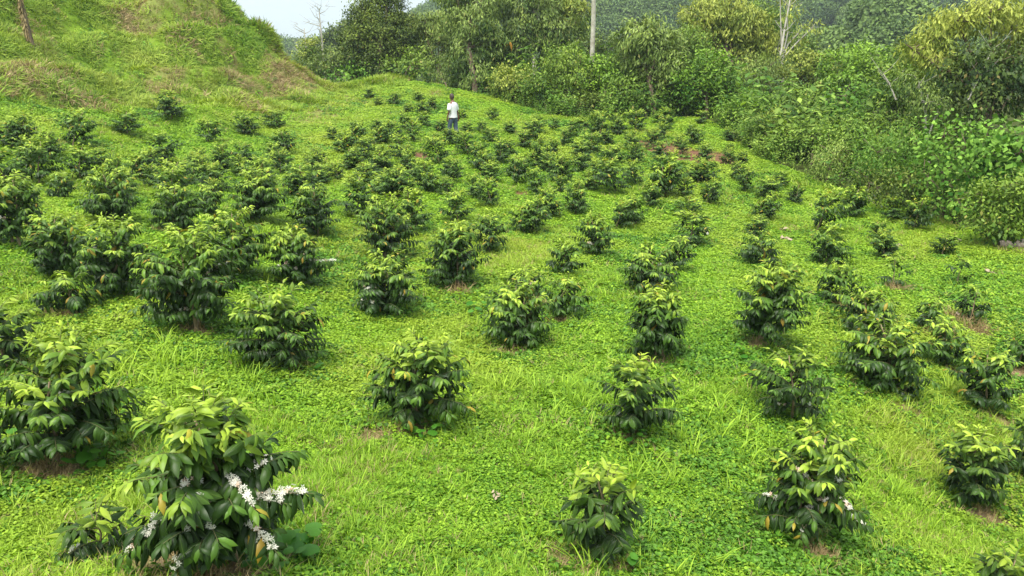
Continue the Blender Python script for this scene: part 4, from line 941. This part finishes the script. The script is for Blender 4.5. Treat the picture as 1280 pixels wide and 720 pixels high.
tree('bush','bush','dark leafy clump low on the bank beside the low light green bush','dark',968,31.5,[(960,158,20,14),(978,152,18,14)],BG,.04,50,leaf=.14,tint=(.1,.7))
tree('bush','bush','small dark bush on the bank below the hollow with the shadowy gap','dark',1012,29.5,[(1004,176,18,12),(1022,170,16,12)],BG,.04,51,leaf=.13,tint=(0,.6),mat='tree_mid')
tree('bush','bush','tan stemmed dry looking bush in the middle of the bank','grey',1034,27,[(1030,204,18,18),(1044,192,16,14)],BG,.04,52,leaf=.12,tint=(.4,1))
tree('bush','bush','dark green bush on the bank above the sprawling weedy one','mid',1084,29,[(1074,158,22,16),(1096,164,20,16)],BG,.04,53,leaf=.14,tint=(0,.6))
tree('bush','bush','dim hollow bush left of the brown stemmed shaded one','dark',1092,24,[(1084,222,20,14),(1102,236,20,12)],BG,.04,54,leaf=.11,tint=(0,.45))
tree('bush','bush','light climbing plants on the bank top below the olive bush','viv',944,37.5,[(930,128,16,12),(950,130,16,12)],BG,.04,55,leaf=.14)
tree('leafy_tree','tree','rounded olive tree standing behind the tall yellowish drooping one','mid',960,47,[(948,20,24,20),(972,30,22,20),(960,48,26,20),(996,56,22,16)],TG,.10,56,tint=(.1,.8))
tree('leafy_tree','tree','dull green tree rising left of the large spreading tree','mid',1150,33,[(1128,80,24,18),(1150,70,24,18),(1140,92,24,16)],TG,.10,57,tint=(0,.7))
tree('bush','bush','green bush filling the gap behind the red soil and vivid tree','mid',918,38.5,[(912,116,22,24),(928,128,20,18)],BG,.05,38)
tree('bush','bush','back row bush between the tall tree and the spreading tree','mid',632,47,[(625,60,22,26),(640,84,22,22),(622,90,18,18)],BG,.08,39,tint=(0,.5))
tree('bush','bush','back row bush behind the pale trunk','mid',745,45,[(735,60,22,18),(760,66,26,20),(740,88,24,20)],BG,.08,40,mat='tree_grey',tint=(0,.6))

# bare tree and misty trees beyond the saddle
def bare_tree(u, v, d, h, label, seed, tm='greybark'):
    rg = np.random.default_rng(seed); b = world(u, v, d); b[2] = min(b[2], 60); g0 = float(gz(b[0], b[1])); H = h + (b[2] - g0)
    root = bpy.data.objects.new('bare_tree', None); COL.objects.link(root); root.location = (b[0], b[1], g0); tag(root, label, 'tree', TG)
    mt = MB(); mt.tube([(0, 0, -.3), (.1, 0, H * .5), (0, 0, H)], [.12, .09, .03], 6)
    ob('trunk', mt.mesh('trunk', M[tm]), root); mb = MB()
    for k in range(12):
        t_ = rg.uniform(.5, 1) * H; a = rg.random() * 6.28; l = rg.uniform(.5, 1.4); e = np.array([math.cos(a) * l, math.sin(a) * l, t_ + rg.uniform(.2, .9)])
        mb.tube([(0, 0, t_), (e[0] * .5, e[1] * .5, t_ + .2), e], [.035, .025, .01], 4)
        for q in range(3): mb.tube([e * [.6, .6, 1], e + rg.normal(0, .35, 3)], [.014, .006], 3)
    tag(ob('twigs', mb.mesh('twigs', M[tm]), root), kind='stuff')
bare_tree(402, 60, 62, 3.0, 'leafless pale tree on the misty skyline right of the mound', 61)
bare_tree(382, 60, 66, 1.6, 'short leafless sapling beside the taller leafless tree', 62)
tree('misty_tree','tree','hazy blue grey tree far beyond the skyline gap','dark',425,120,[(418,46,14,12),(434,40,12,14),(428,54,18,10)],TG,.3,41,leaf=.6,dens=1.5,clump=.5)
tree('misty_tree','tree','hazy tree far beyond, low on the skyline left of the creeper tree','dark',405,135,[(402,58,16,9),(388,62,12,7)],TG,.3,42,leaf=.6,dens=1.5,clump=.5)

# pale bare trunk of a palm; its fronds are above the frame
pb = world(738, 118, 41.0); pb[2] = float(gz(pb[0], pb[1]))
root = bpy.data.objects.new('palm_tree', None); COL.objects.link(root); root.location = pb
tag(root, 'tall pale smooth palm trunk rising straight out of the bushes', 'palm tree', TG)
H = world(740, -60, 41)[2] - pb[2]; mt = MB(); zz = np.linspace(-.3, H, 60)
mt.tube(np.stack([.10 * np.sin(zz * .5) * zz / H, 0 * zz, zz], -1), np.linspace(.14, .10, 60) + .010 * (np.arange(60) % 2), 10); ob('trunk', mt.mesh('trunk', M['pale']), root)
rg = np.random.default_rng(9)
for k in range(9):
    a = k * .7 + rg.normal(0, .1); cv = curve_pts(np.array([0, 0, H]), a, 2.4, R(50 - 8 * (k % 3)), .75, 12); mb = MB(); mb.tube(cv, np.linspace(.03, .008, 12), 4)
    s_ = np.repeat(np.linspace(.15, 1, 26), 2); P_ = np.array([[np.interp(x, np.linspace(0, 1, 12), cv[:, i]) for i in range(3)] for x in s_])
    sd_ = np.array([-math.sin(a), math.cos(a), 0]); sg = np.tile([-1, 1], 26)[:, None]
    leaves(mb, TWO, P_, sd_ * sg + np.array([math.cos(a), math.sin(a), -.5]) * .6, np.tile([0, 0, 1.], (52, 1)), .5, .09, .4, rg)
    ob('frond', mb.mesh('frond', M['tree_mid']), root)

# dry fuzzy trunk in the top left corner
p, d = on_ground(38, 58); root = bpy.data.objects.new('shaggy_tree', None); COL.objects.link(root); root.location = p
tag(root, 'shaggy brown trunk hung with dry growth at the top left corner', 'tree', TG)
mt = MB(); mt.tube([(.1, 0, -.2), (0, 0, 1.0), (-.12, 0, 2.4), (-.05, 0, 3.6)], [.10, .08, .07, .04], 7)
for e in [(-.7, 0, 2.9), (.6, .2, 2.8), (-.3, .3, 3.9), (.35, -.2, 3.6)]: mt.tube([(-.08, 0, 1.9), (e[0] * .5, e[1] * .5, 2.4), e], [.04, .03, .012], 5)
ob('trunk', mt.mesh('trunk', M['bark']), root)
mb = MB(); zz = rg.uniform(.3, 2.6, 420); aa = rg.random(420) * 6.28; P_ = np.stack([-.05 * zz + .08 * np.cos(aa), .08 * np.sin(aa), zz], -1)
leaves(mb, TWO, P_, np.stack([np.cos(aa) * .6, np.sin(aa) * .6, -1 + 0 * aa], -1), np.stack([np.cos(aa), np.sin(aa), .4 + 0 * aa], -1), rg.uniform(.10, .26, 420), .3, rg.random(420) * .6, rg)
tag(ob('dry_growth', mb.mesh('dry_growth', M['drygrass']), root), kind='stuff')
mb = MB(); cloud(mb, [(p + np.array([-.1, 0, 3.1]), np.array([1.0, .8, .8])), (p + np.array([.1, 0, 2.3]), np.array([.45, .45, .5]))], rg, dens=9, leaf=.13, wr=.4, droop=.5, tint=(0, .7), per=6); mb.V = [v - p for v in mb.V]
tag(ob('crown', mb.mesh('crown', M['tree_grey']), root), kind='stuff')

# orange dead leaf hanging in the spreading tree
p = world(635, 57, 44.0); mb = MB(); V, T, uv = fancy_leaf(.5, .03, .2)
for k, (dx, an) in enumerate([(0, .2), (.12, -.5), (-.08, .8)]):
    Mx = Matrix.Rotation(an, 3, 'Y') @ Matrix.Rotation(R(80), 3, 'Y'); mb.add((V * [.55, .55, .55]) @ np.array(Mx).T + [dx, -.05 * k, .2], T)
o = ob('dead_leaf', mb.mesh('dead_leaf', M['orange']), None, p); tag(o, 'curled orange dead leaf caught in the spreading tree right of the man', 'dead leaf')

# extra branches visible in the thicket
def bare_branch(pts, d, r0, label, mat='greybark'):
    P_ = [world(u, v, d + k * .15) for k, (u, v) in enumerate(pts)]; b = P_[0]; mb = MB(); mb.tube([x - b for x in P_], np.linspace(r0, r0 * .4, len(P_)), 6)
    n = len(P_)
    for k in range(1, n):
        q = P_[k] - b
        for s_ in (-1, 1): mb.tube([q, q + np.array([s_ * .25, -.05, .22]), q + np.array([s_ * .55, .0, .6])], [r0 * .4, r0 * .25, r0 * .12], 4)
    tag(ob('bare_branch', mb.mesh('bare_branch', M[mat]), None, b), label, 'branch', 'bare branches showing in the thicket')
bare_branch([(975, 75), (980, 40), (986, 8), (990, -15)], 41, .07, 'upright pale branch at the crest of the thicket')
bare_branch([(1120, 125), (1112, 105), (1104, 92)], 28.6, .035, 'short pale branch leaning out of the leggy bush')
bare_branch([(1210, 125), (1226, 95), (1240, 62)], 25, .03, 'slanting grey branch in front of the dark hollow')

# ------------------------------------------------------------------ far forest crowns (stuff)
rg = np.random.default_rng(21); cm = []
for k in range(5):
    mb = MB(); lb = [(np.array([0, 0, 0.]), np.array([1, 1, .8]))] + [(nrm(rg.normal(0, 1, 3)) * [.6, .6, .35] + [0, 0, .1], np.array([.55, .55, .5])) for _ in range(4)]
    for c, r_ in lb:
        n = 650; dv = nrm(rg.normal(0, 1, (n, 3))); pos = c + dv * r_ * rg.uniform(.8, 1.05, (n, 1))
        leaves(mb, TWO, pos, nrm(dv * .4 + rg.normal(0, .6, (n, 3)) + [0, 0, -.3]), nrm(dv + [0, 0, .7]), .095, .8, rg.uniform(0, .8) + rg.uniform(0, .3, n), rg)
    cm.append(mb.mesh('far_crown', M['forest']))
n = 8000; y = np.sqrt(rg.uniform(98 ** 2, 430 ** 2, n)); x = rg.uniform(-.55, .85, n) * y
x = np.r_[x, rg.uniform(30, 92, 900)]; y = np.r_[y, rg.uniform(96, 150, 900)]
s = rg.uniform(2.4, 6.0, len(x)); s[n:] *= .62; z = far_z(x, y) + s * .5
scatter('distant_forest', np.stack([x, y, z], -1), np.stack([0 * x, 0 * x, rg.random(len(x)) * 6.28], -1), np.stack([s, s, s * rg.uniform(.8, 1.5, len(x))], -1), rg.integers(0, 5, len(x)), source_coll('crown_src', cm), 'misty blue green forest covering the distant hills', 'forest')

# ------------------------------------------------------------------ weathered log, litter
p, d = on_ground(1268, 312); root = bpy.data.objects.new('weathered_log', None); COL.objects.link(root); root.location = p; tag(root, 'grey weathered stump wood lying at the right edge below the bushes', 'log')
for k, (o1, o2, r_) in enumerate([((-.32, .05, .12), (.35, -.1, .05), .09), ((-.25, -.15, .04), (.2, .1, .2), .05), ((-.1, .1, .03), (.42, .12, .16), .06)]):
    a = np.array(o1); b_ = np.array(o2); mb = MB(); q = np.linspace(0, 1, 7)[:, None]
    mb.tube(a + (b_ - a) * q + rg.normal(0, .018, (7, 3)), r_ * (1 + rg.normal(0, .15, 7)), 9); ob('log_piece', mb.mesh('log_piece', M['log']), root)
for (u, v, w_, lab) in [(983,303,14,'pale dry leaf litter on the grass between two coffee rows'),(977,290,11,'grey scrap of dry litter just behind the pale one'),(1240,345,16,'pale litter lying on open clover near the right edge'),
                    (1122,311,9,'small pinkish litter scrap behind the upright small shrub'),(1193,400,12,'brown curled litter by the spindly sapling'),(1195,305,8,'pale scrap beside the tiny sapling'),(617,632,12,'dry straw scrap in the centre foreground clover')]:
    p, d = on_ground(u, v); mb = MB(); V, T, uv = fancy_leaf(.3, .04, .25, seg=4); W_ = .6 * w_ * d / F
    for k in range(6):
        Mx = Matrix.Rotation(rg.random() * 6.28, 3, 'Z') @ Matrix.Rotation(rg.normal(0, .4), 3, 'Y') @ Matrix.Rotation(rg.normal(0, .5), 3, 'X')
        mb.add((V * [W_ * .9, W_ * .5, W_ * .9]) @ np.array(Mx).T + rg.normal(0, W_ * .45, 3) * [1, .6, 0] + [0, 0, .07 + .012 * k], T)
    tag(ob('leaf_litter', mb.mesh('leaf_litter', M['litter']), None, p), lab, 'leaf litter')

# ------------------------------------------------------------------ the man
def skin_body(name, joints, edges, mat, parent, sub=2):
    me = bpy.data.meshes.new(name); me.from_pydata([j[0] for j in joints], edges, []); o = ob(name, me, parent)
    sk = o.modifiers.new('skin', 'SKIN'); sk.use_smooth_shade = True
    for k, j in enumerate(joints):
        sv_ = me.skin_vertices[0].data[k]; r_ = j[1]; sv_.radius = (r_ if isinstance(r_, tuple) else (r_, r_))
    me.skin_vertices[0].data[0].use_root = True
    sb = o.modifiers.new('sub', 'SUBSURF'); sb.levels = sub; sb.render_levels = sub
    me.materials.append(mat); return o
p, d = on_ground(567, 177)
man = bpy.data.objects.new('person', None); COL.objects.link(man); man.location = p; man.rotation_euler = (0, 0, R(48))
tag(man, 'man in a white T-shirt and dark jeans walking away between far coffee rows, head bowed', 'person')
# local: +y = facing (away from the camera, a little to the left), z up
J = [((0,0,.94),(.135,.10)),((0,.01,1.10),(.125,.09)),((0,.0,1.28),(.15,.10)),((0,-.01,1.42),(.12,.085)),((0,.01,1.50),(.052,.055)),((0,.035,1.56),(.055,.06)),((0,.055,1.63),(.076,.095)),((0,.06,1.70),(.068,.082)),
     ((-.19,0,1.40),(.055,.055)),((-.235,-.03,1.14),.040),((-.25,.05,.90),(.027,.032)),
     ((.19,0,1.40),(.055,.055)),((.24,.02,1.14),.040),((.27,-.02,.89),(.027,.032)),
     ((-.095,.02,.86),(.09,.095)),((-.10,.10,.50),(.062,.065)),((-.10,.02,.10),.040),((-.105,.16,.035),(.042,.03)),
     ((.095,-.01,.86),(.09,.095)),((.10,-.02,.50),(.062,.065)),((.10,-.20,.12),.040),((.105,-.08,.035),(.042,.03))]
E_ = [(0,1),(1,2),(2,3),(3,4),(4,5),(5,6),(6,7),(3,8),(8,9),(9,10),(3,11),(11,12),(12,13),(0,14),(14,15),(15,16),(16,17),(0,18),(18,19),(19,20),(20,21)]
# hands: palm, four bent fingers of different length and a thumb each
def add_hand(wrist_i, sgn):
    w_ = np.array(J[wrist_i][0]); base = len(J); pm = w_ + [0, .01, -.055]; J.append((tuple(pm), (.018, .034))); E_.append((wrist_i, base))
    for k, (off, ln2) in enumerate([(-.030, .060), (-.010, .072), (.010, .068), (.030, .052)]):
        a = pm + [0, off, -.035]; b_ = a + [-sgn * .008, 0, -ln2 * .5]; c = b_ + [-sgn * .018, 0, -ln2 * .42]; i0 = len(J)
        J.extend([(tuple(a), .0095), (tuple(b_), .0088), (tuple(c), .0075)]); E_.extend([(base, i0), (i0, i0 + 1), (i0 + 1, i0 + 2)])
    a = pm + [-sgn * .010, .040, .012]; b_ = a + [-sgn * .006, .018, -.03]; i0 = len(J); J.extend([(tuple(a), .011), (tuple(b_), .0085)]); E_.extend([(base, i0), (i0, i0 + 1)])
add_hand(10, -1); add_hand(13, 1)
skin_body('body', J, E_, M['skin'], man)
def loft(rings, k=18, cap=False):
    mb = MB(); V = []; th = np.arange(k) * 2 * np.pi / k
    for (c, rx, ry) in rings: V.append(np.stack([c[0] + rx * np.cos(th), c[1] + ry * np.sin(th), c[2] + 0 * th + .006 * np.sin(th * 5 + c[2] * 30)], -1))
    m_ = len(rings); i_ = np.arange(m_ - 1)[:, None] * k; j = np.arange(k)[None]; j2 = (j + 1) % k
    mb.add(np.vstack(V), np.stack([i_ + j, i_ + j2, i_ + k + j2, i_ + k + j], -1).reshape(-1, 4)); return mb
mb = loft([((0,0,.90),.190,.140),((0,0,.98),.178,.130),((0,0,1.10),.170,.122),((0,0,1.25),.185,.128),((0,0,1.36),.205,.125),((0,0,1.43),.170,.105),((0,.005,1.475),.085,.075),((0,.01,1.49),.068,.066)])
for sg in (-1, 1):
    el = np.array([sg * .235, -.03 if sg < 0 else .02, 1.17]); sh_ = np.array([sg * .15, 0, 1.40]); q = np.linspace(0, 1, 5)[:, None]
    mb.tube(sh_ + (el - sh_) * q, [.082, .084, .080, .078, .080], 12)
ob('shirt', mb.mesh('shirt', M['shirt']), man)
skin_body('trousers', [((0,0,.93),(.15,.115)),((0,0,1.0),(.15,.112)),((-.10,.02,.84),(.105,.11)),((-.105,.10,.50),(.085,.085)),((-.105,.03,.12),(.075,.075)),((.10,-.01,.84),(.105,.11)),((.105,-.02,.50),(.085,.085)),((.105,-.18,.14),(.075,.075))],
          [(0,1),(0,2),(2,3),(3,4),(0,5),(5,6),(6,7)], M['jeans'], man)
for sg, yy, zz_ in ((-1, .10, .045), (1, -.13, .055)):
    mb = loft([((sg*.105,yy,zz_-.05),.05,.13),((sg*.105,yy,zz_),.052,.135),((sg*.105,yy-.02,zz_+.05),.045,.10),((sg*.105,yy-.06,zz_+.14),.045,.05),((sg*.105,yy-.07,zz_+.22),.048,.052)], 14)
    ob('boot', mb.mesh('boot', M['shoe']), man)
mb = loft([((0,.025,1.60),.082,.075),((0,.035,1.66),.087,.098),((0,.045,1.72),.080,.092),((0,.05,1.765),.055,.065),((0,.05,1.785),.015,.02)], 14); ob('hair', mb.mesh('hair', M['hair']), man)
for sg in (-1, 1):
    mb = loft([((sg*.082,.05,1.595),.006,.012),((sg*.092,.045,1.625),.010,.02),((sg*.088,.045,1.655),.008,.014)], 8); ob('ear', mb.mesh('ear', M['skin']), man)
mb = loft([((0,.155,1.60),.018,.016),((0,.150,1.63),.012,.014),((0,.145,1.655),.008,.008)], 8); ob('nose', mb.mesh('nose', M['skin']), man)

# ------------------------------------------------------------------ haze
def box(name, lo, hi):
    V = np.array([(x, y, z) for x in (lo[0], hi[0]) for y in (lo[1], hi[1]) for z in (lo[2], hi[2])], float)
    Q = np.array([(0,1,3,2),(4,6,7,5),(0,4,5,1),(2,3,7,6),(0,2,6,4),(1,5,7,3)])
    m, t, o = mat_new('haze'); v = t.nodes.new('ShaderNodeVolumePrincipled'); v.inputs['Density'].default_value = HAZE; v.inputs['Color'].default_value = (.80, .92, 1, 1); v.inputs['Anisotropy'].default_value = .2
    t.links.new(v.outputs[0], o.inputs['Volume']); return ob(name, mesh_np(name, V, Q, m, False))
HAZE = .0005
if HAZE > 0:
    tag(box('haze', (-1900, -1900, -75), (1900, 1900, 95)), 'pale humid haze filling the valley', 'haze', kind='stuff')
